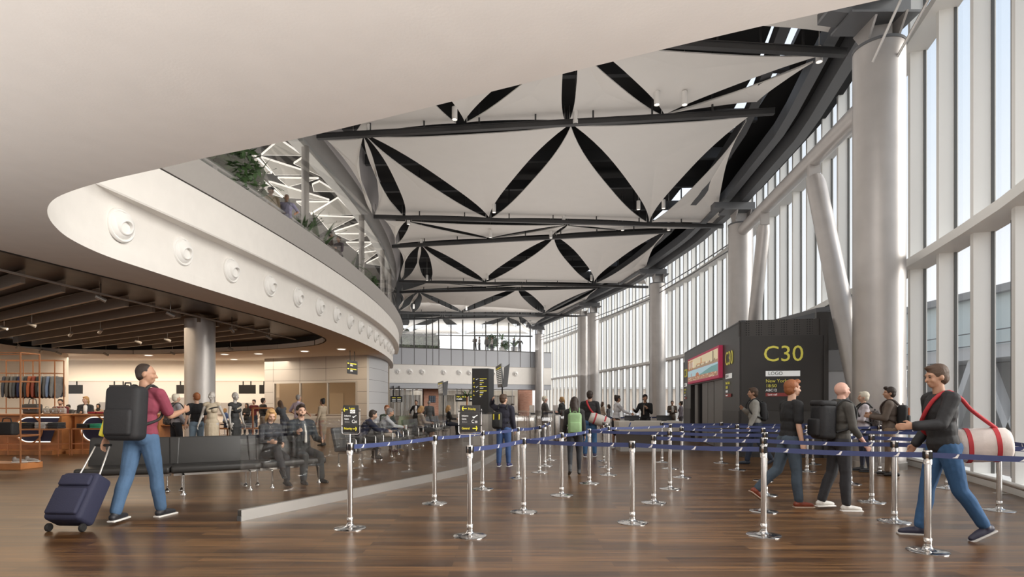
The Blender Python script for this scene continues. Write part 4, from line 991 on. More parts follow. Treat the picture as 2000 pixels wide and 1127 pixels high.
# suitcase
hw_ = P['M'] @ V(P['hand'][1])
bot = fl(128, 1030, 0.05); top_ = hw_
sz = (top_ - bot).normalized(); sx_ = V((0, 0, 1)).cross(sz).normalized() * -1; sy_ = sz.cross(sx_); Rs = Matrix((sx_, sy_, sz)).transposed()
sc_ = thing('suitcase', 'dark navy soft suitcase rolling behind the man in the burgundy t-shirt', 'suitcase', (bot.x, bot.y, 0))
NAVY = mat('navy_fabric', (0.022, 0.024, 0.055), .75, bump=.15, bs=90)
ln = min((top_ - bot).length * .55, .64)
b = MB(); b.rbox(bot + sz * (ln / 2 + .05), (.44, .27, ln), NAVY, .05, R=Rs, n=4); b.obj('case', sc_)
b = MB(); b.rbox(bot + sz * (ln * .36 + .05) - sy_ * .15, (.37, .06, ln * .55), NAVY, .025, R=Rs); b.obj('front_pocket', sc_)
b = MB(); b.rbox(bot + sz * (ln * .8 + .05) - sy_ * .15, (.37, .05, ln * .22), NAVY, .02, R=Rs); b.obj('front_pocket', sc_)
for sgn in (-.13, .13): b = MB(); b.tube(bot + sz * ln + sx_ * sgn, top_ - sz * .02 + sx_ * sgn * .7, .010, .010, ALU, 8); b.obj('handle_tube', sc_)
b = MB(); b.tube(top_ - sx_ * .10, top_ + sx_ * .10, .017, .017, BLACK, 12); b.obj('grip', sc_)
for sgn in (-.2, .2): b = MB(); c_ = bot + sx_ * sgn; c_.z = .048; b.lathe([(0, -.02), (.04, -.02), (.048, -.01), (.048, .01), (.04, .02), (0, .02)], BLACK, c_, sx_, 18); b.obj('wheel', sc_)
# walker on the right
p = at(1842, 1050)
P = person('person in black sweater and blue jeans striding left behind the nearest belt', p, D(84), hgt(711, p.y), 'walk', skin='tan', hair='brown', hs='short', top=('sweater', (0.018, 0.017, 0.018), 1.0), bottom=('trousers', (0.035, 0.10, 0.22)), shoes=(0.025, 0.025, 0.05), sole=(.5, .48, .46), vox=.0095, eyes=True, arms=((-6, 8, 40, 6), (26, 8, 60, 10)), head=(8, 8), legs=((13, 2, 4), (-13, 2, 20)))
duffel(P, 'pale duffel bag slung behind the man in the black sweater', V((.04, -.40, 1.0)), (.35, 1, -.08), .50, .18, (.70, .62, .58), (.5, .04, .05))
t = item(P, 'bag_strap', 'wide red shoulder strap of the pale duffel bag on the right', 'strap', P['up'](0, 0, 1.3)); o_ = P['up'](0, 0, 1.3)
b = MB()
pts = spline([tuple(P['up'](x, y, z) - o_) for x, y, z in ((-.02, -.50, 1.10), (-.06, -.26, 1.30), (-.10, -.14, 1.43), (-.11, -.02, 1.505), (-.09, .09, 1.45), (.0, .15, 1.30), (.12, .13, 1.14), (.19, -.02, 1.02))], 26); b.path(pts, .021, cloth((.45, .03, .04), .7), 8); b.obj('strap', t, True)
# red haired man
p = at(1541, 989)
P = person('person with ginger hair in black t-shirt and rust boots walking right', p, D(-86), hgt(743, p.y), 'walk', skin='fair', hair='ginger', hs='quiff', top=('tee', (0.012, 0.012, 0.013), .42), bottom=('trousers', (0.06, 0.085, 0.115)), shoes=(0.22, 0.045, 0.02), sole=(.45, .33, .25), vox=.0095, beard='ginger', eyes=True, legs=((7, 2, 3), (-15, 2, 32)), arms=((-4, 8, 12, 2), (8, 8, 20, 2)), boots=True)
# bald man
p = at(1640, 996)
P = person('bald person in dark grey shirt and white trainers walking right', p, D(-88), hgt(747, p.y), 'stroll', skin='pink', hair=None, hs='bald', top=('shirt', (0.075, 0.07, 0.062), .8), bottom=('trousers', (0.030, 0.030, 0.034)), shoes=(.72, .70, .66), sole=(.8, .78, .75), vox=.0095, legs=((3, 2, 2), (-7, 2, 14)), arms=((6, 8, 30, 4), (4, 8, 24, 2)))
backpack(P, 'black roll-top backpack worn by the bald man', (.018, .017, .017), .32, .50, .24, roll=True)
# grey sweater man
p = at(1475, 908)
P = person('person in pale grey sweater walking left before the C30 panel', p, D(80), hgt(757, p.y), 'walk', skin='tan', hair='brown', hs='short', top=('sweater', (.33, .32, .29), 1.0), bottom=('trousers', DJEAN), shoes=(.03, .04, .06), legs=((12, 2, 3), (-12, 2, 22)), arms=((8, 4, 122, 30), (6, 8, 20, 4)), vox=.011)
backpack(P, 'slim black backpack worn by the man in the pale grey sweater', (.025, .025, .027), .28, .44, .13)
# white haired woman
p = at(1687, 921)
P = person('person with short white hair in lilac sweatshirt standing in the queue', p, D(70), hgt(766, p.y), 'hold', 'f', 'fair', 'white', 'short', ('sweater', (.55, .50, .53), 1.0), ('leggings', (.03, .032, .05)), shoes=(.03, .03, .035), sole=(.03, .03, .03), vox=.011, boots=True, eyes=True)
fm = mat('floral_fabric', (.10, .085, .08), .8, var=.9, vs=28)
bp_ = backpack(P, 'dark floral backpack worn by the white haired woman', (.05, .045, .045), .30, .40, .18, off=(0, 0, -.06))
for c in kids(bp_):
    if c.name.split('.')[0] in ('pack', 'pocket'): c.data.materials[0] = fm
# brown jacket man
p = at(1738, 930)
P = person('person in brown jacket and khaki trousers standing in the queue', p, D(52), hgt(757, p.y), 'hold', skin='tan', hair='dark', hs='quiff', top=('jacket', (.13, .10, .08), 1.0), bottom=('trousers', (.22, .155, .105)), shoes=(.02, .016, .014), vox=.011, legs=((4, 3, 2), (-5, 3, 4)), head=(22, 0))
backpack(P, 'black backpack with orange straps worn by the man in brown', (.012, .011, .011), .33, .46, .18, strap=(.03, .015, .01), accent=(.38, .10, .03), off=(0, 0, -.03))
# navy hoodie man
p = at(984, 911)
P = person('person in navy hoodie and jeans with one hand behind the head', p, D(-14), hgt(771, p.y), 'stand', skin='fair', hair='brown', hs='short', top=('hoodie', (.022, .021, .035), 1.0), bottom=('trousers', (.05, .10, .24)), shoes=(.03, .035, .13), sole=(.7, .7, .72), vox=.011, arms=((4, 8, 14, 2), (112, 40, 126, 58)), head=(-30, -4))
backpack(P, 'small black backpack with yellow piping worn on the navy hoodie', (.02, .02, .02), .26, .42, .14, accent=(.6, .5, .04), off=(-.12, .04, -.08))
# green backpack woman
p = at(1122, 927)
P = person('person with long dark hair in black jacket walking up the queue', p, D(-4), hgt(776, p.y), 'stroll', 'f', 'fair', 'dark', 'long', ('jacket', (.028, .026, .026), 1.0), ('leggings', (.03, .032, .038)), shoes=(.05, .05, .052), vox=.011, boots=True, legs=((6, 2, 3), (-9, 2, 20)))
bp_ = backpack(P, 'light green backpack worn by the long haired woman', (.27, .42, .21), .31, .50, .18, strap=(.2, .32, .16), off=(.0, 0, -.05))
# dark sweater man with duffel
p = at(1152, 892)
P = person('person in dark sweater and jeans carrying a striped duffel bag', p, D(-10), hgt(764, p.y), 'relaxed', skin='fair', hair='dark', hs='short', top=('sweater', (.028, .027, .028), 1.0), bottom=('trousers', (.05, .13, .27)), shoes=(.05, .04, .09), sole=(.7, .7, .7), vox=.012)
duffel(P, 'cream duffel bag with red stripes on the man in the dark sweater', V((.26, -.10, 1.0)), (1, .1, -.35), .55, .15, (.66, .62, .57), (.5, .05, .06))
t = item(P, 'bag_strap', 'red shoulder strap crossing the back of the dark sweater', 'strap', P['up'](0, 0, 1.3)); o_ = P['up'](0, 0, 1.3)
b = MB(); pts = spline([tuple(P['up'](x, y, z) - o_) for x, y, z in ((.16, -.16, 1.12), (.02, -.165, 1.28), (-.06, -.13, 1.44), (-.08, 0, 1.52), (-.02, .13, 1.4), (.1, .15, 1.2))], 22); b.path(pts, .025, cloth((.5, .03, .04), .7), 8); b.obj('strap', t, True)
# staff and people near the desk
def cast(label, px, py, Y, face, **k):
    p, h = who(px, py, Y); return person(label, p, D(face), h, **k)
cast('person in grey suit with white hair talking by the e-gates', 1064, 774, 21.8, -80, pose='talk', skin='pink', hair='white', hs='short', top=('blazer', (.11, .105, .10), 1.0), bottom=('trousers', (.09, .085, .08)), vest=(.5, .5, .55), vox=.014)
cast('person with blonde ponytail in black jacket walking by the e-gates', 1098, 775, 22.8, 62, pose='stroll', sex='f', hair='blonde', hs='tail', top=('blazer', (.02, .02, .022), 1.0), bottom=('trousers', (.022, .022, .025)), shoes=(.3, .2, .14), vox=.014)
P = cast('staff person in white blouse and black skirt beside the service desk', 1203, 775, 18.6, -78, pose='reach', sex='f', skin='tan', hair='dark', hs='bun', top=('shirt', (.62, .61, .62), 1.0), bottom=('skirt', (.014, .014, .016)), shoes=(.02, .02, .02), heel=.04, vox=.012, eyes=True)
hp = P['M'] @ V(P['hand'][0])
t = thing('paper_sheet', 'white paper sheet held out by the woman in the white blouse', 'paper', hp); b = MB(); b.box((.10, 0, .03), (.26, .19, .004), MARK, R=Matrix.Rotation(-.5, 3, 'Y')); b.obj('sheet', t, True)
cast('staff person in black shirt and beige tie behind the service desk', 1260, 771, 19.0, 150, pose='hold', skin='tan', hair='black', hs='short', top=('shirt', (.012, .012, .014), 1.0), bottom=('trousers', DARK), tie=(.36, .28, .22), vox=.012, eyes=True, head=(28, 6), arms=((30, 14, 74, 10), (18, 10, 108, 24)))
cast('person in beige top standing far behind the white blouse', 1177, 785, 31, -70, pose='relaxed', sex='f', hair='brown', hs='wave', top=('sweater', (.45, .36, .29), 1.0), bottom=('trousers', (.25, .2, .17)), vox=.02)
cast('person in dark coat standing far behind the white blouse', 1189, 790, 29, 60, pose='stand', sex='f', hair='dark', hs='bob', top=('coat', (.10, .095, .10), 1.0), bottom=('trousers', DARK), vox=.02)
cast('person in brown suit standing far behind the service desk', 1313, 783, 28, 170, pose='hold', skin='olive', hair='dark', hs='short', top=('blazer', (.09, .07, .055), 1.0), bottom=('trousers', (.08, .065, .05)), vest=(.5, .48, .45), vox=.018)
cast('person in grey jacket with hair bun beside the gate doors', 1330, 784, 27, 60, pose='relaxed', sex='f', hair='dark', hs='bun', top=('blazer', (.20, .17, .19), 1.0), bottom=('trousers', (.1, .09, .1)), vox=.018)
cast('person with long dark hair far off at the e-gates', 1001, 789, 25.5, -60, pose='hold', sex='f', hair='dark', hs='long', top=('jacket', (.05, .045, .045), 1.0), bottom=('trousers', DARK), vox=.018)
# shop
cast('staff person in maroon sweater behind the shop counter', 118, 780, 19.4, 205, pose='hold', skin='fair', hair='dark', hs='short', top=('sweater', (.10, .012, .014), 1.0), beard='dark', vox=.014)
cast('staff person with blonde ponytail in black blazer behind the counter', 167, 775, 18.3, 214, pose='hold', sex='f', hair='blonde', hs='tail', top=('blazer', (.016, .016, .018), 1.0), vest=(.75, .73, .7), vox=.013, eyes=True, head=(-38, 0))
cast('person with dark hair bending over behind the shop counter', 142, 786, 23.5, 190, pose='bend', sex='f', hair='dark', hs='short', top=('jacket', (.06, .06, .062), 1.0), vox=.016)
cast('person in dark headscarf and beige top behind the shop counter', 192, 789, 22.5, 200, pose='hold', sex='f', skin='tan', hair='black', hs='scarf', top=('sweater', (.42, .33, .24), 1.0), vox=.016)
P = cast('person in long black coat browsing at the shop counter', 216, 786, 14.9, -12, pose='hold', sex='f', hair='dark', hs='long', top=('coat', (.018, .017, .018), 1.0), bottom=('leggings', DARK), vox=.012)
backpack(P, 'tiny dark leather backpack on the long black coat', (.045, .04, .038), .22, .26, .10, off=(.06, 0, -.08))
P = cast('person with cropped white hair in grey sweatshirt in the shop', 344, 770, 15.6, -35, pose='relaxed', sex='f', hair='white', hs='short', top=('sweater', (.42, .40, .43), 1.0), bottom=('trousers', (.025, .025, .03)), vox=.012)
bp_ = backpack(P, 'floral shoulder bag of the woman in the grey sweatshirt', (.05, .045, .045), .26, .32, .13, off=(-.2, .05, -.16))
for c in kids(bp_):
    if c.name.split('.')[0] in ('pack', 'pocket'): c.data.materials[0] = fm
cast('person with ginger hair in black t-shirt browsing in the shop', 384, 768, 15.2, 48, pose='relaxed', skin='fair', hair='ginger', hs='short', top=('tee', (.014, .014, .017), .42), bottom=('trousers', (.20, .28, .36)), vox=.011, head=(14, 6), beard='ginger')
MANN = mat('mannequin_grey', (.42, .39, .36), .45)
cast('grey shop mannequin in a long cream dress', 414, 765, 14.9, 196, pose='stand', sex='f', hair=None, hs='bald', top=None, bottom=('dress', (.50, .42, .31), (.015, .015, .015)), shoes=None, mannequin=MANN, name='mannequin', vox=.011, arms=((2, 16, 8, 0), (4, 24, 10, 2)), head=(-25, 0), cat='mannequin')
cast('grey shop mannequin in a short black and cream dress', 459, 766, 15.2, -110, pose='stand', sex='f', hair=None, hs='bald', top=None, bottom=('minidress', (.02, .02, .022), (.50, .42, .31)), shoes=None, mannequin=MANN, name='mannequin', vox=.011, cat='mannequin')
cast('person in blue top seated far back in the shop hall', 440, 794, 27, -30, pose='sit', sex='f', hair='blonde', hs='bob', top=('shirt', (.12, .2, .45), 1.0), bottom=('trousers', (.1, .1, .1)), vox=.018, seat=.5)
q = V(((440 - 1000) * 27 / F, 27, 0)); t = thing('stool', 'small dark stool under the seated person in blue', 'stool', q); b = MB(); b.tube(q + V((0, -.05, .44)), q + V((0, -.05, .49)), .19, .19, SEATMAT, 20); b.obj('seat', t); b = MB(); b.tube(q + V((0, -.05, .02)), q + V((0, -.05, .44)), .03, .03, STEEL, 12); b.obj('column', t); b = MB(); b.tube(q + V((0, -.05, 0)), q + V((0, -.05, .02)), .2, .2, STEEL, 20); b.obj('base', t)
cast('person with dark hair holding a board in the bright hall', 482, 788, 26, 170, pose='hold', sex='f', skin='tan', hair='dark', hs='wave', top=('jacket', (.03, .028, .026), 1.0), bottom=('trousers', DARK), vox=.016)
cast('person in maroon t-shirt standing in the bright hall', 496, 781, 27, 178, pose='stand', skin='fair', hair='dark', hs='short', top=('tee', (.11, .012, .014), .42), bottom=('trousers', DJEAN), beard='dark', vox=.015)
cast('person in black jumper walking beside the drum room', 514, 778, 24, -38, pose='relaxed', skin='fair', hair='dark', hs='short', top=('sweater', (.018, .017, .018), 1.0), bottom=('trousers', (.3, .25, .2)), vox=.014)
cast('person with long brown hair bending forward by the drum window', 556, 780, 20.5, 62, pose='bend', sex='f', hair='brown', hs='long', top=('jacket', (.075, .08, .09), 1.0), bottom=('trousers', (.09, .095, .105)), vox=.013, lean=24)
cast('person in lilac shirt with grey hair facing the drum window', 583, 771, 20.0, -28, pose='hips', skin='tan', hair='grey', hs='crop', top=('shirt', (.50, .43, .53), .55), bottom=('trousers', (.42, .36, .27)), vox=.013, bulk=1.12)
cast('person in beige dress standing by the drum window', 630, 779, 19.6, 72, pose='talk', sex='f', skin='olive', hair='black', hs='bun', top=('sweater', (.36, .29, .21), 1.0), bottom=('skirt', (.36, .29, .21)), vox=.013)
cast('person in black blazer and white top behind the seats', 813, 782, 27, 176, pose='hips', sex='f', skin='tan', hair='dark', hs='tail', top=('blazer', (.016, .016, .018), 1.0), bottom=('trousers', DARK), vest=(.7, .68, .68), vox=.015)
cast('person in grey suit seen from behind beyond the seats', 838, 783, 25.6, 14, pose='stand', hair='grey', hs='crop', skin='pink', top=('blazer', (.085, .085, .085), 1.0), bottom=('trousers', (.10, .11, .13)), vox=.015)
# seated
def sitter(label, px, Y, face, **k):
    p = V(((px - 1000) * Y / F, Y, 0)); return person(label, p, D(face), k.pop('h', 1.75), **k)
sitter('person with blonde hair and heels sitting on the near bench', 530, 10.35, 222, h=1.68, pose='sitcross', sex='f', hair='blonde', hs='bob', top=('shirt', (.05, .05, .055), .85), bottom=('trousers', (.03, .03, .033)), shoes=(.03, .028, .028), heel=.05, vox=.01, eyes=True, head=(0, 24))
P = sitter('person in dark suit sitting and talking on the near bench', 588, 10.75, 226, h=1.84, pose='sit', skin='fair', hair='dark', hs='quiff', top=('blazer', (.028, .032, .034), 1.0), bottom=('trousers', (.032, .035, .037)), vest=(.10, .11, .12), tie=(.62, .60, .56), vox=.01, eyes=True, beard='dark', head=(-8, -4), arms=((30, 12, 84, 10), (14, 14, 70, 20)))
sitter('person in navy jacket sitting behind the e-gates sign', 702, 14.6, -70, h=1.72, pose='sitlean', hair='dark', hs='short', top=('jacket', (.022, .025, .05), 1.0), bottom=('trousers', DARK), vox=.014)
P = sitter('person in white shirt with grey hair leaning over a cup', 738, 16.9, -72, h=1.80, pose='sitlean', skin='tan', hair='grey', hs='short', top=('shirt', (.62, .63, .66), 1.0), bottom=('trousers', (.50, .42, .34)), shoes=(.08, .02, .02), vox=.012)
hp = P['M'] @ V(P['hand'][0]); t = thing('paper_cup', 'white paper cup held by the man in the white shirt', 'cup', hp)
b = MB(); b.lathe([(0, -.06), (.030, -.06), (.040, .06), (.0, .06)], MARK, (0, 0, 0), n=18); b.obj('cup_body', t, True); b = MB(); b.lathe([(.042, .055), (.042, .072), (.034, .078), (0, .078)], WHITE, (0, 0, 0), n=18); b.obj('lid', t, True)
sitter('person with ginger hair in green sweater sitting with crossed legs', 758, 17.9, 226, h=1.78, pose='sitcross', skin='fair', hair='ginger', hs='short', top=('sweater', (.028, .036, .022), 1.0), bottom=('trousers', (.03, .045, .09)), shoes=(.45, .26, .08), vox=.012, head=(-30, 0), legs=((102, -8, 50), (80, 4, 84)), arms=((26, 20, 20, 0), (20, 8, 40, 16)))
P = sitter('person with blonde bob in cream cardigan reading on the seats', 822, 20.2, -62, h=1.70, pose='sit', sex='f', skin='tan', hair='blonde', hs='bob', top=('sweater', (.55, .46, .38), 1.0), bottom=('skirt', (.03, .028, .028)), shoes=(.5, .4, .32), vox=.012, head=(0, 16))
hp = P['M'] @ V(P['hand'][0]); t = thing('phone', 'dark phone held by the blonde woman in the cream cardigan', 'phone', hp); b = MB(); b.rbox((-.03, .03, .03), (.075, .15, .01), BLACK, .004, R=rx(.6)); b.obj('phone_body', t, True)
sitter('person with wavy blonde hair in black outfit on the far seats', 876, 25.6, -70, h=1.70, pose='sit', sex='f', hair='blonde', hs='wave', top=('sweater', (.014, .014, .015), 1.0), bottom=('trousers', (.014, .014, .016)), shoes=(.02, .02, .02), vox=.014)
# balcony people (feet on the balcony floor, z = 6.42)
def upper(label, px, py, Y, face, **k):
    p = V(((px - 1000) * Y / F, Y, 6.42)); return person(label, p, D(face), EYE + (HOR - py) * Y / F - 6.42, **k)
upper('person in dark cap and beige jacket on the curved balcony', 529, 366, 17.9, -150, pose='relaxed', skin='olive', hair=None, hs='capped', top=('jacket', (.42, .33, .22), 1.0), bottom=('trousers', DARK), vox=.012, head=(30, 0))
upper('person in lilac shirt with hand on hip on the curved balcony', 560, 380, 18.1, -170, pose='hips', skin='tan', hair='grey', hs='crop', top=('shirt', (.38, .36, .50), .6), bottom=('trousers', (.3, .28, .25)), vox=.012, bulk=1.15, eyes=True)
upper('person in brown suit turned away on the curved balcony', 645, 453, 22.6, -60, pose='relaxed', skin='olive', hair='black', hs='short', top=('blazer', (.11, .085, .07), 1.0), bottom=('trousers', DARK), vox=.013)
upper('person in plum jacket standing on the curved balcony', 662, 462, 23.0, 160, pose='hold', sex='f', skin='fair', hair='dark', hs='short', top=('blazer', (.10, .08, .095), 1.0), bottom=('trousers', DARK), vox=.013, eyes=True)
def far(label, px, face, **k):
    q = A + fd * on_far(px) - fn * 1.2; p = V((q.x, q.y, 7.32)); return person(label, p, D(face), 1.72, vox=.025, **k)
far('distant person in brown jacket on the far balcony, leftmost of six', 934, 160, pose='hold', hair='dark', top=('jacket', (.16, .12, .1), 1.0))
far('distant person in pale top on the far balcony, second from the left', 943, 100, pose='relaxed', hair='dark', top=('shirt', (.4, .36, .34), 1.0))
far('distant person in grey jacket on the far balcony, third from the left', 958, 180, pose='stand', hair='brown', top=('jacket', (.17, .15, .14), 1.0))
far('distant person in cream top on the far balcony, fourth from the left', 968, 120, pose='relaxed', sex='f', hair='brown', hs='bob', top=('shirt', (.5, .45, .42), 1.0))
far('distant person in dark suit on the far balcony, fifth from the left', 1011, -80, pose='talk', hair='grey', top=('blazer', (.06, .06, .065), 1.0), vest=(.6, .6, .6))
far('distant person in black top on the far balcony, rightmost of six', 1023, 170, pose='hips', hair='dark', top=('sweater', (.02, .02, .022), 1.0))
# ================================================================== STANCHIONS AND BELTS
def stanchion(label):
    t = thing('belt_stanchion', label, 'stanchion', (0, 0, 0), 0, 'queue stanchions')
    b = MB(); b.lathe([(0, 0), (.182, 0), (.182, .007), (.176, .011), (.11, .018), (.055, .028), (.040, .045), (.038, .055), (0, .055)], CHROME, n=48); b.obj('base', t)
    b = MB(); b.tube((0, 0, .04), (0, 0, .86), .0305, .0305, STEEL, 24); b.lathe([(.0305, .05), (.036, .055), (.036, .13), (.0305, .135)], STEEL, n=24); b.obj('post', t)
    b = MB(); b.lathe([(.0305, .85), (.0365, .852), (.0365, .905), (.034, .907), (.034, .915), (.0365, .917), (.0365, .985), (.033, .992), (0, .992)], STEEL, n=24); b.obj('cassette', t)
    b = MB()
    for a in range(4): b.box((.036 * math.cos(a * PI / 2), .036 * math.sin(a * PI / 2), .945), (.012, .03, .07), BLACK, a * PI / 2)
    b.obj('belt_slot', t)
    return t
ST = {}
sdef = [  # key, pixel of the base disc centre, label
 ('a1', 684, 1032, 'carrying the E-gates sign at the front left'), ('a2', 849, 983.5, 'second in the left line, behind the E-gates sign'), ('a3', 942.6, 955.6, 'third in the left line, before the navy hoodie'),
 ('a4', 1012, 934.5, 'fourth in the left line, right of the navy hoodie'), ('a5', 1054, 923, 'fifth in the left line'), ('a6', 1064.5, 910.5, 'sixth in the left line'), ('a7', 1073.4, 898.8, 'last in the left line'),
 ('b1', 918, 1047, 'carrying the Priority and General sign'), ('b2', 1023, 1000, 'where the front belt meets the aisle belt'), ('b3', 1097, 967.7, 'left of the green backpack in the aisle line'), ('b4', 1151, 944.4, 'right of the green backpack in the aisle line'),
 ('b5', 1188, 928, 'nearest of three close together left of the desk'), ('b6', 1184, 913, 'middle of three close together left of the desk'), ('b7', 1180, 901, 'rearmost of three close together left of the desk'),
 ('f1', 1235, 1021, 'standing free of others in the front line, mid frame'), ('f2', 1491.6, 1045.6, 'in the front line, before the ginger haired man'), ('f3', 1812, 1077, 'nearest the camera at right, before the striding man'),
 ('g1', 1277, 982, 'leftmost in the second line'), ('g2', 1491.6, 999, 'directly behind the front one by the ginger haired man'), ('g3', 1746.8, 1019, 'in the second line before the brown jacket man'),
 ('h1', 1308.5, 955, 'in the third line before the service desk'), ('h2', 1495, 967, 'in the third line by the raised rust boot'), ('h3', 1702.5, 981, 'in the third line below the white haired woman'), ('h4', 1951.7, 997.5, 'rightmost, beside the low window rail'),
 ('i1', 1331.6, 932.7, 'leftmost in the fourth line'), ('i2', 1490.7, 939, 'fourth line, hidden behind the front one by the ginger man'), ('i3', 1660.6, 945.5, 'fourth line, behind the bald man'), ('i4', 1849.7, 953.8, 'fourth line, behind the striding man'),
 ('j2', 1308.7, 915.5, 'fifth line before the service desk'), ('j3', 1440, 918, 'fifth line at the corner of the gate building'), ('j4', 1576, 921, 'fifth line under the New York panel'), ('j5', 1717.6, 923.4, 'fifth line at the foot of the nearest column'),
 ('k1', 1293, 902.9, 'sixth line right before the desk front'), ('k2', 1409, 904.7, 'sixth line before the gate doors'),
 ('k3', 1588, 907, 'sixth line between the ginger haired and the bald man'),
 ('m1', 1176, 868, 'far behind the white blouse'), ('m2', 1236, 866.5, 'far behind the desk, left'), ('m3', 1296, 865.5, 'far behind the desk, right')]
proto = None
for k, px, py, lb in sdef:
    p = fl(px, py); lb = 'chrome belt stanchion ' + lb
    if proto is None: proto = stanchion(lb); proto.location = p; pk = kids(proto)
    else: dup(proto, p, 0, lb, None, pk)
    ST[k] = p
def belt(k0, k1, label):
    a = ST[k0] if isinstance(k0, str) else V(k0); c = ST[k1] if isinstance(k1, str) else V(k1)
    d = (c - a).normalized(); a = a + d * .040; c = c - d * .040; ln = (c - a).length; z = .945
    t = thing('queue_belt', label, 'belt', (a.x, a.y, z), 0, 'blue queue belts')
    nrm = V((d.y, -d.x, 0)); b = MB(); n = max(2, int(ln / .4)); dip = lambda u: -.012 * 4 * u * (1 - u)
    for s_ in (1, -1): b.add([a + d * ln * i / n + nrm * .0012 * s_ + V((0, 0, z + dip(i / n) + h)) for i in range(n + 1) for h in (-.026, .026)], [(2 * i, 2 * i + 2, 2 * i + 3, 2 * i + 1) for i in range(n)], BELT)
    x = .18
    fin = [(-.028, -.018), (.014, -.018), (.030, .020), (.014, .020), (-.004, -.006)]
    while x < ln - .1:
        for s_ in (1, -1):
            b.add([a + d * (x + fx * s_ * (1 if nrm.y * s_ < 0 else -1) * (1 if d.x * s_ >= 0 or True else 1)) + nrm * .0028 * s_ + V((0, 0, z + dip(x / ln) + fy)) for fx, fy in fin], [(0, 1, 4), (1, 2, 4), (2, 3, 4)], MARK)
        x += .50
    b.obj('belt_webbing', t)
    return t
def ext(k0, k1, dist): a, c = ST[k0], ST[k1]; return c + (c - a).normalized() * dist
for k0, k1, lb in [('a1', 'a2', 'from the E-gates sign post backwards'), ('a2', 'a3', 'passing behind the Priority sign'), ('a3', 'a4', 'passing the navy hoodie'), ('a4', 'a5', 'fourth along the left line'), ('a5', 'a6', 'fifth along the left line'), ('a6', 'a7', 'last along the left line'),
                   ('b1', 'b2', 'from the Priority sign post to the next post'), ('b2', 'b3', 'light one leading to the green backpack'), ('b3', 'b4', 'across the green backpack'), ('b4', 'b5', 'right of the green backpack'), ('b5', 'b6', 'short one left of the desk'), ('b6', 'b7', 'second short one left of the desk'),
                   ('b2', 'f1', 'front line, left part'), ('f1', 'f2', 'front line, middle part'), ('f2', 'f3', 'front line, passing the walking men'), ('g1', 'g2', 'second line, left part'), ('g2', 'g3', 'second line, right part'),
                   ('b4', 'h1', 'third line before the desk'), ('h1', 'h2', 'third line, middle part'), ('h2', 'h3', 'third line behind the walking men'), ('h3', 'h4', 'third line, far right part'),
                   ('i1', 'i2', 'fourth line, left part'), ('i2', 'i3', 'fourth line, middle part'), ('i3', 'i4', 'fourth line, right part'), ('b5', 'j2', 'fifth line across the desk front'), ('j2', 'j3', 'fifth line before the gate doors'), ('j3', 'j4', 'fifth line under the C30 lettering'), ('j4', 'j5', 'fifth line, right part'),
                   ('k1', 'k2', 'sixth line before the gate doors'), ('m1', 'm2', 'far behind the desk, left part'), ('m2', 'm3', 'far behind the desk, right part')]:
    belt(k0, k1, 'blue queue belt with white tail marks, ' + lb)
belt('f3', ext('f2', 'f3', 1.6), 'blue queue belt with white tail marks, running out of frame at right')
belt('g3', ext('g2', 'g3', 2.2), 'blue queue belt with white tail marks, second line at the right frame edge')
belt('k2', 'k3', 'blue queue belt with white tail marks, sixth line before the C30 panel')
belt('j5', 'i4', 'dark blue queue belt at right beyond the brown jacket man')
belt('h4', ext('i4', 'h4', 1.5), 'dark blue queue belt leaving the rightmost stanchion')

# ================================================================== SIGNS
def arrow(b, c, ln, R, m, dirn):
    c = V(c); r, u, o = R.col[0], R.col[1], R.col[2]
    r_ = r * dirn; th = ln * .15
    def q(pts): b.slab([c + r_ * x + u * y for x, y in pts], o, .003, m)
    q([(-ln * .5, -th / 2), (-ln * .5, th / 2), (ln * .42, th / 2), (ln * .42, -th / 2)])
    for s in (1, -1): q([(ln * .5, 0), (ln * .5 - th * 1.1, 0), (ln * .14, s * ln * .42), (ln * .14 + th * 1.0, s * (ln * .42 + th * .35))])
def plane_icon(b, c, w_, R, m):
    c = V(c); r, u, o = R.col[0], R.col[1], R.col[2]
    for pts in ([(-.5, -.18), (-.42, -.28), (.5, .20), (.5, .30), (.38, .30)], [(-.1, .0), (.12, .0), (-.18, -.34), (-.34, -.34)], [(-.5, -.10), (-.4, -.2), (-.30, -.12), (-.44, .1)]): b.slab([c + r * x * w_ + u * y * w_ for x, y in pts], o, .003, m)
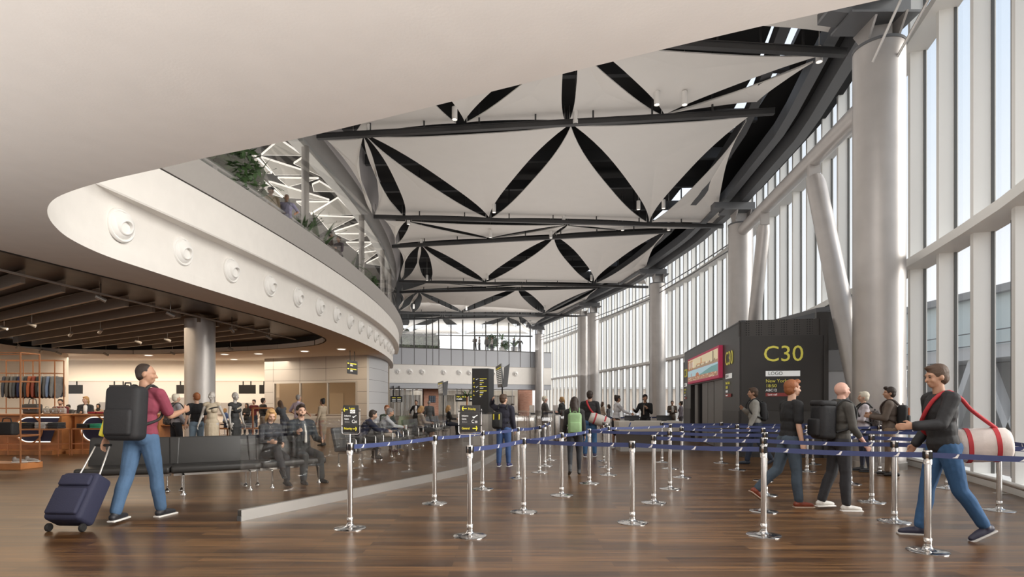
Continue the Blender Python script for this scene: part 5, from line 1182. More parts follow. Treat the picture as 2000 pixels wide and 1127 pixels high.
def post_sign(key, px0, px1, label, kind):
    p = ST[key]; Y = p.y; x0, x1 = (px0 - 1000) * Y / F, (px1 - 1000) * Y / F; zt, zb = (EYE - 3.7 * Y / F), (EYE - 55.5 * Y / F); wd, ht = x1 - x0, zt - zb; y0 = Y - .012
    t = thing('sign_holder', label, 'sign', (p.x, p.y, .99))
    b = MB(); b.rbox(((x0 + x1) / 2, Y, (zt + zb) / 2), (wd, .018, ht), SIGNBLACK, .004); b.obj('sign_board', t)
    b = MB(); b.path([(x0 - .014, Y, zt - .04), (x0 - .014, Y, zb - .005), (x0 - .005, Y, zb - .022), (x0 + .01, Y, zb - .028), (x1 - .01, Y, zb - .028), (x1 + .005, Y, zb - .022), (x1 + .014, Y, zb - .005), (x1 + .014, Y, zt - .04)], .0055, CHROME, 10); b.obj('tube_frame', t)
    b = MB(); b.tube((p.x, Y, .985), (p.x, Y, zb - .024), .009, .009, CHROME, 12); b.obj('stem', t)
    for x in (x0 - .014, x1 + .014):
        for z in (zt - .065, zb + .07): b = MB(); b.rbox((x + (.006 if x < p.x else -.006), Y, z), (.02, .02, .012), BLACK, .003); b.obj('clamp', t)
    R = frame((1, 0, 0), (0, 0, 1)); P_ = lambda u, v: V((x0 + wd * u, y0, zt - ht * v))
    for v in (.29, .70): b = MB(); b.box(P_(.5, v), (wd, .002, .0015), MIDSTEEL); b.obj('divider', t)
    def word(nm, txt, u, v, cap, m, sx=.78): b = MB(); b.text(txt, m, ht * cap / .70, R, P_(u, v), th=.0012, sx=sx); b.obj(nm, t)
    if kind == 'gates':
        word('lettering', 'E-gates', .40, .145, .072, YELLOW, .72); b = MB(); arrow(b, P_(.17, .165), wd * .27, R, YELLOW, -1); b.obj('arrow', t)
        b = MB(); b.box(P_(.63, .235), (wd * .32, .004, ht * .135), SIGNWHITE); b.obj('passport_symbol', t); b = MB(); b.lathe([(.012, .0), (.012, .004), (.008, .004), (.008, 0)], SIGNBLACK, P_(.63, .235), (0, -1, 0), 20); b.box(P_(.5, .235) + V((0, -.003, 0)), (wd * .06, .003, .004), SIGNBLACK); b.box(P_(.76, .235) + V((0, -.003, 0)), (wd * .06, .003, .004), SIGNBLACK); b.obj('passport_chip', t)
        word('lettering', 'Priority', .06, .915, .088, YELLOW, .80); b = MB(); arrow(b, P_(.77, .885), wd * .27, R, YELLOW, 1); b.obj('arrow', t)
    else:
        word('lettering', 'Priority', .40, .175, .088, YELLOW, .76); b = MB(); arrow(b, P_(.22, .125), wd * .24, R, YELLOW, -1); b.obj('arrow', t)
        word('lettering', 'General', .09, .905, .088, YELLOW, .74); b = MB(); arrow(b, P_(.75, .865), wd * .25, R, YELLOW, 1); b.obj('arrow', t)
    word('lettering', 'Imbarco', .09, .425, .070, SIGNWHITE, .74); word('lettering', 'Gates', .09, .540, .070, SIGNWHITE, .74); word('lettering', '登机口', .10, .655, .055, mat('sign_grey', (.32, .31, .30), .5), .85)
    b = MB(); plane_icon(b, P_(.75, .42), wd * .25, R, SIGNWHITE); b.obj('aircraft_symbol', t)
    word('gate_number', 'C', .57, .665, .125, SIGNWHITE, .85); word('gate_number', '30', .73, .665, .085, SIGNWHITE, .85)
post_sign('a1', 670.3, 700.4, 'black E-gates and Priority sign in a chrome frame on a queue post', 'gates')
post_sign('b1', 898.5, 937.8, 'black Priority and General sign in a chrome frame on a queue post', 'general')

# ================================================================== GLASS BARRIER
gp = [V((-3.36, 7.07, 0)), V((-2.15, 9.4, 0)), V((-1.0, 11.7, 0)), V((-.86, 12.1, 0)), V((-.74, 12.9, 0)), V((-.36, 15.6, 0)), V((.02, 18.2, 0))]
t = thing('glass_barrier', 'long bent glass barrier on a pale metal floor rail beside the queue', 'glass barrier', gp[0])
b = MB(); b.sweep(plan(gp), [(-.035, 0), (-.035, .135), (-.012, .135), (-.012, .05), (.012, .05), (.012, .135), (.035, .135), (.035, 0)], ALU, closed=True, smooth=False)
b.box(gp[0] + V((-.002, -.004, .03)), (.07, .01, .06), MIDSTEEL, rz=-.48); b.obj('floor_rail', t)
for q in ((0, 1), (1, 2), (2, 4), (4, 5), (5, 6)):
    s_ = gp[q[0]:q[1] + 1]; s_ = [s_[0].lerp(s_[1], .004)] + s_[1:-1] + [s_[-1].lerp(s_[-2], .004)]
    b = MB(); b.sweep(plan(s_), [(-.006, .055), (-.006, 1.24), (.006, 1.24), (.006, .055)], BGLASS, closed=True, smooth=False); b.obj('pane', t)
# a second glass screen closer to the e-gates
t = thing('glass_screen', 'upright glass screen with steel posts before the e-gates', 'glass screen', (.1, 19.4, 0))
b = MB(); b.box((.75, 19.5, .62), (1.3, .012, 1.16), BGLASS); b.obj('pane', t)
for x in (.08, 1.42): b = MB(); b.tube((x, 19.5, 0), (x, 19.5, 1.25), .025, .025, STEEL, 14); b.obj('post', t)

# ================================================================== E-GATES
eg = None
for i, (x, y, lb) in enumerate([(.10, 21.6, 'leftmost of four'), (.78, 21.9, 'second from the left'), (1.72, 22.2, 'beside the man in the grey suit'), (2.62, 23.6, 'rightmost, beyond the blonde ponytail')]):
    lb = 'steel e-gate pedestal with glass wing, ' + lb
    if eg is None:
        eg = thing('e_gate', lb, 'e-gate', (x, y, 0), 0, 'e-gates'); q = V((x, y, 0))
        b = MB(); b.rbox(q + V((0, 0, .52)), (.24, 1.3, 1.0), STEEL, .05); b.obj('cabinet', eg); b = MB(); b.rbox(q + V((0, -.35, 1.06)), (.16, .3, .06), SIGNBLACK, .015); b.obj('reader', eg)
        b = MB(); b.box(q + V((.3, .1, .75)), (.34, .012, .9), BGLASS); b.obj('glass_wing', eg); b = MB(); b.box(q + V((0, .5, 1.2)), (.2, .03, .36), STEEL); b.obj('screen', eg); ek = kids(eg)
    else: dup(eg, (x, y, 0), 0, lb, None, ek)

# ================================================================== SERVICE DESK
t = thing('service_desk', 'pale service desk with dark recessed front behind the queue', 'desk', (4.2, 17.7, 0))
LAM = mat('cream_laminate', (.66, .61, .54), .45); TAU = mat('taupe_panel', (.13, .105, .085), .5)
b = MB(); b.rbox((4.18, 17.70, .755), (1.92, .86, .31), LAM, .012); b.obj('front_panel', t)
b = MB(); b.box((4.2, 17.78, .37), (1.82, .7, .46), TAU); b.obj('recess', t); b = MB(); b.box((4.2, 17.74, .07), (1.84, .78, .14), mat('pale_plinth', (.52, .50, .47), .5)); b.obj('plinth', t)
R = frame((1, 0, 0), (0, 0, 1)); b = MB()
b.slab([V((3.50, 17.262, .755)) + V((x, 0, z)) for x, z in ((0, 0), (.05, 0), (.085, .12), (.055, .12), (.03, .035))], (0, -1, 0), .004, mat('logo_blue', (.06, .12, .36), .5)); b.obj('tail_logo', t)
b = MB(); b.slab([V((3.36, 17.262, .70)), V((3.56, 17.262, .70)), V((3.56, 17.262, .715)), V((3.36, 17.262, .715))], (0, -1, 0), .003, MIDSTEEL); b.obj('logo_underline', t)
for x, wd, lb in ((3.72, .46, 'left'), (4.72, .46, 'right')):
    q = thing('desk_monitor', 'flat black monitor on the service desk, %s one' % lb, 'monitor', (x, 17.75, .91)); b = MB(); b.rbox((x, 17.8, 1.0), (wd, .04, .16), SIGNBLACK, .008, R=rx(-.35)); b.obj('screen', q); b = MB(); b.box((x, 17.83, .935), (.14, .12, .05), SIGNBLACK); b.obj('stand', q)

# ================================================================== GATE BUILDING C30
KM = mat('charcoal_cladding', (.040, .036, .034), .42, var=.06, vs=2); KD = mat('charcoal_lower', (.048, .044, .042), .5)
PERF = bpy.data.materials.new('perforated_charcoal'); PERF.use_nodes = True
tt = PERF.node_tree; bb_ = tt.nodes['Principled BSDF']; c_ = tt.nodes.new('ShaderNodeTexCoord'); vo = tt.nodes.new('ShaderNodeTexVoronoi'); vo.inputs['Scale'].default_value = 16; vo.inputs['Randomness'].default_value = 0
rm_ = tt.nodes.new('ShaderNodeValToRGB'); rm_.color_ramp.elements[0].position = .28; rm_.color_ramp.elements[0].color = (.008, .008, .008, 1); rm_.color_ramp.elements[1].position = .34; rm_.color_ramp.elements[1].color = (.062, .056, .052, 1)
tt.links.new(c_.outputs['Object'], vo.inputs['Vector']); tt.links.new(vo.outputs['Distance'], rm_.inputs[0]); tt.links.new(rm_.outputs[0], bb_.inputs['Base Color']); bb_.inputs['Roughness'].default_value = .6
C0, L0, R0 = V((6.19, 15.6, 0)), V((7.66, 25.6, 0)), V((8.36, 15.16, 0))
ed, er = (L0 - C0).normalized(), (R0 - C0).normalized(); nl, nf = V((-ed.y, ed.x, 0)), V((er.y, -er.x, 0))
def on_line(px, p, d):
    k = (px - 1000) / F; return (k * p.y - p.x) / (d.x - k * d.y)
kb = thing('gate_building', 'black angular C30 boarding gate building on the right', 'gate building', C0)
pl = lambda i: [(C0 + (ed + er) * i).xy, (R0 + (ed - er) * i).xy, (R0 + ed * 7.5 - er * i).xy, (R0 + ed * 7.5 + nl * .0 - er * 1.2).xy, (L0 - ed * i + er * i).xy]
sA, sB = on_line(1349, C0, ed), on_line(1411.5, C0, ed)
# left face is built around the door opening
def kbox(b, p, d, nrm, s0, s1, z0, z1, m, off=0.0, th=.2):
    c = p + d * ((s0 + s1) / 2) + nrm * (off - th / 2); Rk = Matrix((d, -nrm, V((0, 0, 1)))).transposed(); return b.box((c.x, c.y, (z0 + z1) / 2), (s1 - s0, th, z1 - z0), m, R=Rk)
LNL = (L0 - C0).length; LNF = (R0 - C0).length
b = MB(); kbox(b, C0, er, nf, 0, LNF, 0, 3.27, KM); kbox(b, C0, ed, nl, 0, sB, 0, 3.27, KM); kbox(b, C0, ed, nl, sA, LNL, 0, 3.27, KM); kbox(b, C0, ed, nl, sB, sA, 2.2, 3.27, KM); kbox(b, R0, ed, er, 0, 7.4, 0, 3.7, KM)
kbox(b, L0, er, -nf, 0, 1.2, 0, 3.27, KM)
b.obj('wall_cladding', kb)
b = MB(); b.prism([(C0 + er * .05 + ed * .05).xy, (R0 - er * .05 + ed * .05).xy, (R0 + ed * 7.4 - er * .1).xy, (L0 + er * 1.1).xy, (L0 + er * .1).xy], 3.28, 3.36, BLACK); b.obj('roof', kb)
b = MB(); kbox(b, C0, er, nf, .0, LNF, 3.27, 3.71, PERF, -.04, .12); b.obj('front_parapet', kb)
b = MB(); kbox(b, C0, ed, nl, .0, LNL, 3.27, 3.71, KM, -.04, .12); kbox(b, C0, ed, nl, 0, LNL, 3.67, 3.71, MIDSTEEL, -.03, .14); b.obj('side_parapet', kb)
b = MB(); kbox(b, C0, er, nf, .04, LNF - .14, .10, 1.24, KD, .015, .02); kbox(b, C0, er, nf, .04, LNF - .14, 1.26, 3.25, KM, .015, .02); kbox(b, C0, er, nf, LNF - .12, LNF, 0, 3.25, KM, .03, .05); b.obj('front_panel', kb)
b = MB(); kbox(b, C0, ed, nl, .03, sB - .05, .1, 1.24, KD, .015, .02); b.obj('side_panel', kb)
b = MB(); kbox(b, C0, ed, nl, sA + .05, LNL - .05, .1, 1.24, KD, .015, .02); b.obj('side_panel', kb)
b = MB(); kbox(b, C0, er, nf, 0, LNF, 0, .09, BLACK, -.03, .1); b.obj('plinth', kb)
dr = thing('door_1', '', ''); del dr['label']; del dr['category']; dr.location = C0; struct(dr)
DP = mat('door_grey', (.15, .14, .13), .45)
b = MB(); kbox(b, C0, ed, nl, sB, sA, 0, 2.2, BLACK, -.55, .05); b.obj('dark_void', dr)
LD = sA - sB
for f0, f1, off in ((0, .24, -.03), (.26, .44, -.05), (.44, .62, -.05), (.80, .92, -.08)): b = MB(); kbox(b, C0, ed, nl, sB + LD * f0 + .03, sB + LD * f1 - .03, .02, 2.2, DP, off, .06); b.obj('door_leaf', dr)
GY = mat('gate_yellow', (.62, .56, .10), .5, emit=(.62, .55, .08), es=.25); RED = mat('call_red', (.35, .06, .055), .6)
def gate_text(p, d, nrm, s, sc, tag_):
    Rg = Matrix((d, V((0, 0, 1)), nrm)).transposed(); at_ = lambda x, z: p + d * (s + x * sc) + nrm * .018 + V((0, 0, z))
    def wd_(nm, txt, x, z, cap, m, al='LEFT', sx=1.0): b = MB(); b.text(txt, m, cap * sc / .7, Rg, at_(x, z), al, th=.004, sx=sx); b.obj(nm, kb)
    wd_('gate_number', 'C30', -.03, 2.585, .42, GY, sx=1.0)
    b = MB(); b.slab([at_(.04, 2.18), at_(.90, 2.18), at_(.90, 2.18 + .145 * 1), at_(.04, 2.18 + .145)], nrm, .006, SIGNWHITE); b.obj('logo_plate', kb)
    b = MB(); b.text('LOGO', SIGNBLACK, .09 * sc / .7, Rg, at_(.10, 2.215) + nrm * .008, th=.003); b.obj('lettering', kb)
    wd_('lettering', 'New York', .04, 2.015, .088, GY); wd_('lettering', '18:50', .04, 1.885, .088, GY); wd_('lettering', 'ABC12', .04, 1.775, .068, SIGNWHITE)
    b = MB(); b.slab([at_(.04, 1.64), at_(.80, 1.64), at_(.80, 1.735), at_(.04, 1.735)], nrm, .006, RED); b.obj('call_plate', kb)
    b = MB(); b.text('Last call', SIGNWHITE, .052 * sc / .7, Rg, at_(.09, 1.665) + nrm * .008, th=.003); b.obj('lettering', kb)
gate_text(C0, er, nf, on_line(1492, C0, er), 1.0, 'front')
# on the long side the text reads towards the corner
gate_text(C0 + ed * LNL, -ed, nl, LNL - on_line(1418, C0, ed), .95, 'side'); gate_text(C0 + ed * LNL, -ed, nl, LNL - on_line(1336.8, C0, ed) + .08, .85, 'end')
# city banner
bn = thing('advert_banner', 'red bordered banner of two sunny city views above the gate doors', 'banner', C0 + ed * sB + V((0, 0, 2.24)))
BP = lambda u, v, o=.12: C0 + ed * (sA + (sB - sA) * u) + nl * o + V((0, 0, 2.25 + 1.0 * v))
def bq(b, pts, m, o): b.slab([BP(u, v, o) for u, v in pts], nl, .004, m)
pm = lambda n_, c: mat('print_' + n_, c, .5, emit=c, es=.35)  # print also glows a little, brightness put into the material
b = MB(); b.slab([BP(0, 0, .0), BP(1, 0, .0), BP(1, 1, .0), BP(0, 1, .0)], nl, .115, pm('crimson', (.42, .03, .08))); b.obj('border', bn)
b = MB(); bq(b, [(.02, .51), (.98, .51), (.98, .92), (.02, .92)], pm('cream_sky', (.85, .72, .48)), .12); bq(b, [(.02, .51), (.98, .51), (.98, .60), (.02, .56)], pm('stone', (.45, .33, .2)), .125)
bq(b, [(.36, .62), (.66, .60), (.66, .66), (.36, .69)], pm('tan', (.62, .42, .22)), .127); bq(b, [(.50, .62), (.53, .62), (.53, .82), (.515, .87), (.50, .82)], pm('tower', (.60, .30, .13)), .13)
for u in (.03, .10, .17): bq(b, [(u, .52), (u + .035, .52), (u + .035, .88), (u, .88)], pm('arch', (.42, .17, .06)), .13)
for u in (.05, .12, .19): bq(b, [(u + .015, .60), (u + .045, .60), (u + .045, .80), (u + .03, .84), (u + .015, .80)], pm('white_dome', (.85, .8, .72)), .131)
rr = random.Random(3)
for k in range(14): u = .3 + k * .045; bq(b, [(u, .58), (u + .035, .58), (u + .035, .61 + rr.random() * .05), (u, .61 + rr.random() * .05)], pm('roof%d' % (k % 3), [(.7, .6, .45), (.35, .27, .2), (.85, .78, .62)][k % 3]), .129)
bq(b, [(.86, .56), (.875, .56), (.875, .9), (.86, .9)], pm('lamp', (.05, .04, .04)), .132); b.obj('upper_view', bn)
b = MB(); bq(b, [(.02, .08), (.98, .08), (.98, .50), (.02, .50)], pm('pale_sky', (.50, .72, .82)), .12); bq(b, [(.35, .22), (.98, .18), (.98, .44), (.8, .42), (.55, .30)], pm('hill', (.20, .42, .42)), .123); bq(b, [(.02, .08), (.98, .08), (.98, .22), (.5, .24), (.02, .26)], pm('terracotta', (.52, .30, .19)), .125)
for k in range(60): u, v = .03 + rr.random() * .92, .08 + rr.random() * .12; c = rr.choice([(.62, .28, .15), (.75, .55, .40), (.40, .2, .12), (.85, .75, .62)]); bq(b, [(u, v), (u + .025, v), (u + .025, v + .03), (u, v + .03)], pm('tile%d' % int(c[0] * 100), c), .127)
bq(b, [(.33, .2), (.44, .2), (.44, .28), (.425, .33), (.385, .37), (.345, .33), (.33, .28)], pm('red_dome', (.55, .20, .10)), .13); bq(b, [(.15, .2), (.18, .2), (.18, .36), (.165, .40), (.15, .36)], pm('campanile', (.45, .36, .32)), .13); b.obj('lower_view', bn)
# corridor from the gate building to the windows
t = thing('boarding_corridor', 'dark and grey boarding corridor behind the gate building', 'corridor', (8.9, 16.6, 0)); q0 = R0 + ed * .9 + er * .02
b = MB(); kbox(b, q0, er, nf, 0, 1.6, 0, 2.35, mat('corridor_grey', (.34, .33, .33), .5), 0, .1); b.obj('lower_wall', t); b = MB(); kbox(b, q0, er, nf, 0, 1.6, 2.35, 2.95, mat('corridor_mid', (.16, .155, .155), .5), .02, .12); b.obj('upper_wall', t)
b = MB(); kbox(b, q0, er, nf, 0, 1.6, 2.95, 4.0, KM, .03, .15); b.slab([q0 + V((0, 0, 4.0)), q0 + er * 1.6 + V((0, 0, 4.2)), q0 + er * 1.6 + ed * 5 + V((0, 0, 4.5)), q0 + ed * 5 + V((0, 0, 4.3))], (0, 0, 1), .12, MIDSTEEL); b.obj('canopy', t)

# ================================================================== WAYFINDING
t = thing('wayfinding_totem', 'tall black wayfinding totem with yellow arrows on a grey base', 'totem sign', (-1.1, 20.0, 0))
TQ = [(-1.38, 19.8), (-.81, 19.8), (-.64, 20.25), (-1.24, 20.35)]
b = MB(); b.prism(TQ, 1.08, 2.66, SIGNBLACK); b.obj('board', t); b = MB(); b.prism([(-1.34, 19.83), (-.82, 19.83), (-.67, 20.22), (-1.22, 20.32)], 0, 1.08, ALU); b.obj('base_cabinet', t)
R = frame((1, 0, 0), (0, 0, 1)); TP = lambda px, py, o=.004: V(((px - 1000) * 19.8 / F, 19.8 - o, EYE + (HOR - py) * 19.8 / F))
for i, (py, ay, ic) in enumerate(((740.5, 'u', 1), (748, 'u', 0), (755.5, 'r', 1), (764, 'd', 1), (771.5, 'd', 0))):
    Ra = {'u': Matrix(((0, -1, 0), (0, 0, -1), (1, 0, 0))), 'r': R, 'd': Matrix(((0, 1, 0), (0, 0, -1), (-1, 0, 0)))}[ay]
    b = MB(); arrow(b, TP(925.6, py), .065, Ra, YELLOW, 1); b.obj('arrow', t)
    if ic: b = MB(); plane_icon(b, TP(932, py), .085, R, SIGNWHITE); b.obj('aircraft_symbol', t)
    b = MB(); ww = (15, 9, 15, 15, 6)[i]; b.box(TP(937 + ww * .45, py - .6), (ww * .9 * 19.8 / F, .004, .022), YELLOW); b.box(TP(937 + ww / 4, py + 2.1), (ww * .5 * 19.8 / F, .004, .013), SIGNWHITE); b.box(TP(937 + ww / 4.5, py + 3.4), (ww * .42 * 19.8 / F, .004, .013), SIGNWHITE); b.obj('text_lines', t)
def info(label, L4, R4, pole, Y):
    t = thing('flight_board', label, 'flight information board', pt(*pole, Y) * 1.0); base = pt(*pole, Y)
    c = [pt(x, y, Y + (.35 if i in (0, 3) else 0)) for i, (x, y) in enumerate(L4)]; b = MB(); nrm = -(c[1] - c[0]).cross(c[3] - c[0]).normalized(); nrm = nrm if nrm.y > 0 else -nrm
    b.slab(c, nrm, .06, mat('screen_grey', (.16, .165, .175), .3)); b.obj('screen', t)
    b = MB()
    for k in range(9):
        v0 = .12 + k * .085
        for u0, u1 in ((.08, .36), (.42, .66), (.72, .94)):
            g_ = lambda u, v: c[0].lerp(c[1], u).lerp(c[3].lerp(c[2], u), v) - nrm * .004
            b.slab([g_(u0, v0), g_(u1, v0), g_(u1, v0 + .04), g_(u0, v0 + .04)], -nrm, .002, SIGNWHITE if k else YELLOW)
    b.obj('text_rows', t)
    c = [pt(x, y, Y + (.35 if i in (1, 2) else 0)) for i, (x, y) in enumerate(R4)]; b = MB(); b.slab(c, (0, 1, 0), .06, mat('screen_dark', (.09, .088, .09), .35)); b.obj('screen', t)
    b = MB(); b.tube((base.x, Y + .06, 0), (base.x, Y + .06, base.z + .25), .03, .03, BLACK, 12); b.tube((base.x, Y + .06, 0), (base.x, Y + .06, .02), .25, .25, BLACK, 24); b.obj('pole', t)
info('pair of large tilted flight boards on a black pole behind the totem', [(967.7, 717), (978.3, 710), (981.8, 756.5), (972, 757)], [(983.8, 718), (995.8, 710), (991, 755), (982.2, 757)], (981, 757), 24)
info('pair of small tilted flight boards on a black pole above the seats', [(854.9, 747), (864.3, 744), (865.3, 772), (856.6, 772)], [(865.9, 746.7), (875.2, 744), (872.8, 771.5), (865.5, 772)], (865.3, 772), 30)
t = thing('hanging_sign', 'black hanging direction sign before the drum room', 'sign', pt(687, 718, 31)); c = [pt(677.6, 702.6, 30.5), pt(697.7, 705.8, 31.7), pt(697.7, 731.9, 31.7), pt(677.6, 729.2, 30.5)]
b = MB(); b.slab(c, (0, 1, 0), .08, SIGNBLACK); b.obj('board', t)
for u in (.28, .70): q = c[0].lerp(c[1], u); b = MB(); b.tube(q + V((0, .04, 0)), (q.x, q.y + .04, ZC), .022, .022, BLACK, 8); b.obj('rod', t)
b = MB(); g_ = lambda u, v: c[0].lerp(c[1], u).lerp(c[3].lerp(c[2], u), v) + V((0, -.006, 0))
for v0 in (.2, .6):
    for (u0, u1, a0, a1, m) in ((.06, .22, 0, .08, YELLOW), (.32, .92, 0, .07, YELLOW), (.32, .55, .11, .15, SIGNWHITE), (.32, .58, .18, .22, SIGNWHITE)): b.slab([g_(u0, v0 + a0), g_(u1, v0 + a0), g_(u1, v0 + a1), g_(u0, v0 + a1)], (0, -1, 0), .003, m)
b.obj('text_lines', t)
s0, s1 = on_far(762), on_far(785); q = A + fd * ((s0 + s1) / 2) + fn * .2
t = thing('hanging_sign', 'wide black sign hanging beside the drum, left of the far shopfront', 'sign', (q.x, q.y, 1.9))
b = MB(); fbox(b, s0, s1, 1.58, 2.22, SIGNBLACK, .3, .1); b.obj('board', t); b = MB()
for r_ in range(3):
    for f0 in (.12, .56): fbox(b, lerp(s0, s1, f0), lerp(s0, s1, f0 + .3), 2.02 - r_ * .17, 2.07 - r_ * .17, YELLOW if r_ == 0 else SIGNWHITE, .306, .004)
b.obj('text_lines', t)
for f0 in (.25, .75): b = MB(); s = lerp(s0, s1, f0); fbox(b, s - .02, s + .02, 2.2, 3.3, BLACK, .27, .34); b.obj('rod', t)
for px0, px1, lb in ((888.5, 912.5, 'Help desk sign left of the black totem'), (915, 930, 'Help desk sign partly hidden by the black totem')):
    s0, s1 = on_far(px0), on_far(px1); q = A + fd * ((s0 + s1) / 2) + fn * .2; t = thing('help_desk_sign', 'small black and yellow ' + lb, 'sign', (q.x, q.y, 2.0))
    b = MB(); fbox(b, s0, s1, 1.66, 2.44, SIGNBLACK, .3, .1); b.obj('board', t); Rg = Matrix((fd, V((0, 0, 1)), fn)).transposed()
    b = MB(); b.text('Help desk', YELLOW, .27, Rg, A + fd * (s0 + .1) + fn * .305 + V((0, 0, 2.1)), th=.004); b.obj('lettering', t)
    b = MB(); fbox(b, s0 + .1, s0 + .75, 1.88, 1.98, SIGNWHITE, .306, .004); b.obj('text_lines', t); b = MB(); fbox(b, (s0 + s1) / 2 - .02, (s0 + s1) / 2 + .02, 2.44, 3.1, BLACK, .27, .04); b.obj('rod', t)
q = A + fd * on_far(848); t = thing('wall_screen', 'dark grid of screens on the far brick pillar', 'screen', (q.x, q.y, 2.1)); b = MB()
s0 = on_far(843); s1 = on_far(856); fbox(b, s0, s1, 1.55, 2.30, SIGNBLACK, -1.15, .08); b.obj('frame', t); b = MB()
for i in range(3):
    for j in range(3): fbox(b, s0 + .03 + i * (s1 - s0) / 3, s0 - .02 + (i + 1) * (s1 - s0) / 3, 1.58 + j * .24, 1.78 + j * .24, mat('screen_blue', (.10, .12, .16), .3), -1.14, .02)
b.obj('screen_tiles', t)

# ================================================================== LOW WINDOW RAIL
t = thing('bumper_rail', 'low pale tube rail running along the foot of the windows', 'rail', (W[6].x - .4, W[6].y, 0))
rp2 = [V((x - nx * .50, y - ny * .50, .205)) for x, y, nx, ny in WP if 5 < y < 14.9]
b = MB(); b.path(rp2, .04, ALU, 14); b.obj('rail', t)
for p in rp2: b = MB(); b.path([(p.x, p.y, .17), (p.x + .03, p.y, .09), (p.x + .02, p.y, .02)], .014, ALU, 8); b.box((p.x + .02, p.y, .006), (.16, .12, .012), ALU); b.obj('foot', t)
# ================================================================== BENCHES
def bench_leg(b, p, d, nrm):
    b.tube(p + V((0, 0, .045)), p + V((0, 0, .30)), .014, .014, CHROME, 12); b.lathe([(0, .0), (.045, .0), (.045, .012), (.02, .04), (.014, .06)], CHROME, p, n=18)
    b.bar(p + V((0, 0, .30)), p + nrm * .30 + V((0, 0, .32)), .03, .03, CHROME)
LEA2 = mat('grey_leather', (.085, .082, .078), .45, bump=.05, bs=200)
def bench(label, ends, mod_w, mats, arms=False, group=None, gap=.02, depth=.60):
    """ends: plan points of the front edge, one module per span; the seat lies to the left of travel"""
    t = thing('waiting_bench', label, 'bench', (*ends[0].xy, 0), 0, group)
    for a, c in zip(ends, ends[1:]):
        d = (c - a).normalized(); nb = V((-d.y, d.x, 0)); L_ = (c - a).length; ns = max(1, round(L_ / mod_w)); Rb = Matrix((d, nb, V((0, 0, 1)))).transposed()
        for k in range(ns):
            m0 = a + d * (L_ * (k + .5) / ns); wd = L_ / ns - gap
            b = MB(); b.rbox(m0 + nb * (depth / 2) + V((0, 0, .40)), (wd, depth, .115), mats, .04, R=Rb, n=4); b.obj('seat', t)
            Rt = Rb @ rx(-.20); b = MB(); b.rbox(m0 + nb * (depth + .0) + V((0, 0, .66)), (wd, .085, .47), mats, .025, R=Rt); b.obj('backrest', t)
            b = MB(); b.bar(m0 + nb * (depth - .06) + V((0, 0, .34)), m0 + nb * (depth + .06) + V((0, 0, .62)), .05, .02, CHROME); b.obj('back_bracket', t)
            if arms: b = MB(); q = a + d * (L_ * k / ns); b.path([q + nb * .08 + V((0, 0, .34)), q + nb * .08 + V((0, 0, .62)), q + nb * .12 + V((0, 0, .65)), q + nb * .48 + V((0, 0, .65))], .016, CHROME, 8); b.obj('armrest', t)
        b = MB(); b.bar(a + d * .06 + nb * .27 + V((0, 0, .315)), c - d * .06 + nb * .27 + V((0, 0, .315)), .10, .055, ALU); b.obj('beam', t)
        for u in (.14, .86):
            b = MB(); p = a + d * (L_ * u) + nb * .0; bench_leg(b, p, d, nb); b.obj('leg', t)
            b = MB(); p = a + d * (L_ * u) + nb * .55; bench_leg(b, p, d, -nb); b.obj('leg', t)
    return t
bench('long black leather bench curving behind the suitcase and the glass barrier', [V((-6.62, 8.62, 0)), V((-5.36, 8.98, 0)), V((-4.22, 9.70, 0)), V((-3.42, 10.62, 0))], 1.25, SEATMAT)
rows_ = [((-3.46, 13.0), (-3.37, 14.3), 'first'), ((-3.36, 14.45), (-3.25, 15.75), 'second'), ((-3.24, 15.95), (-3.10, 18.3), 'third'), ((-3.05, 19.2), (-2.92, 21.3), 'fourth'), ((-3.0, 22.5), (-2.9, 24.2), 'fifth'), ((-2.88, 24.6), (-2.8, 26.4), 'farthest')]
for a, c, lb in rows_: bench('grey leather seats facing the queue, %s bench of the side row' % lb, [V((*a, 0)), V((*c, 0))], .62, LEA2, True, 'side row of benches')

# ================================================================== CLOTHES SHOP
def frame_bars(t, pts, r=.012):
    for p, q in pts: b = MB(); b.bar(p, q, r * 2, r * 2, COPPER); b.obj('frame_bar', t)
t = thing('display_rack', 'copper framed display rack with shelves at the left frame edge', 'rack', (-10.8, 12.6, 0))
b = MB(); b.prism([(-13.4, 12.58), (-10.78, 12.58), (-10.72, 13.1), (-13.4, 13.25)], 0, .13, OAK); b.obj('platform', t)
fb = []
for x, y in ((-10.8, 12.6), (-10.76, 13.06), (-12.1, 12.6), (-12.1, 13.15), (-13.3, 12.6)): fb.append(((x, y, .12), (x, y, 2.57)))
for z in (2.57, 1.94, 1.34, .74): fb += [((-13.3, 12.6, z), (-10.8, 12.6, z)), ((-10.8, 12.6, z), (-10.76, 13.06, z)), ((-13.3, 13.15, z), (-10.76, 13.06, z))]
frame_bars(t, fb)
b = MB(); b.box((-12.05, 12.85, .72), (2.46, .5, .025), OAK); b.obj('shelf', t)
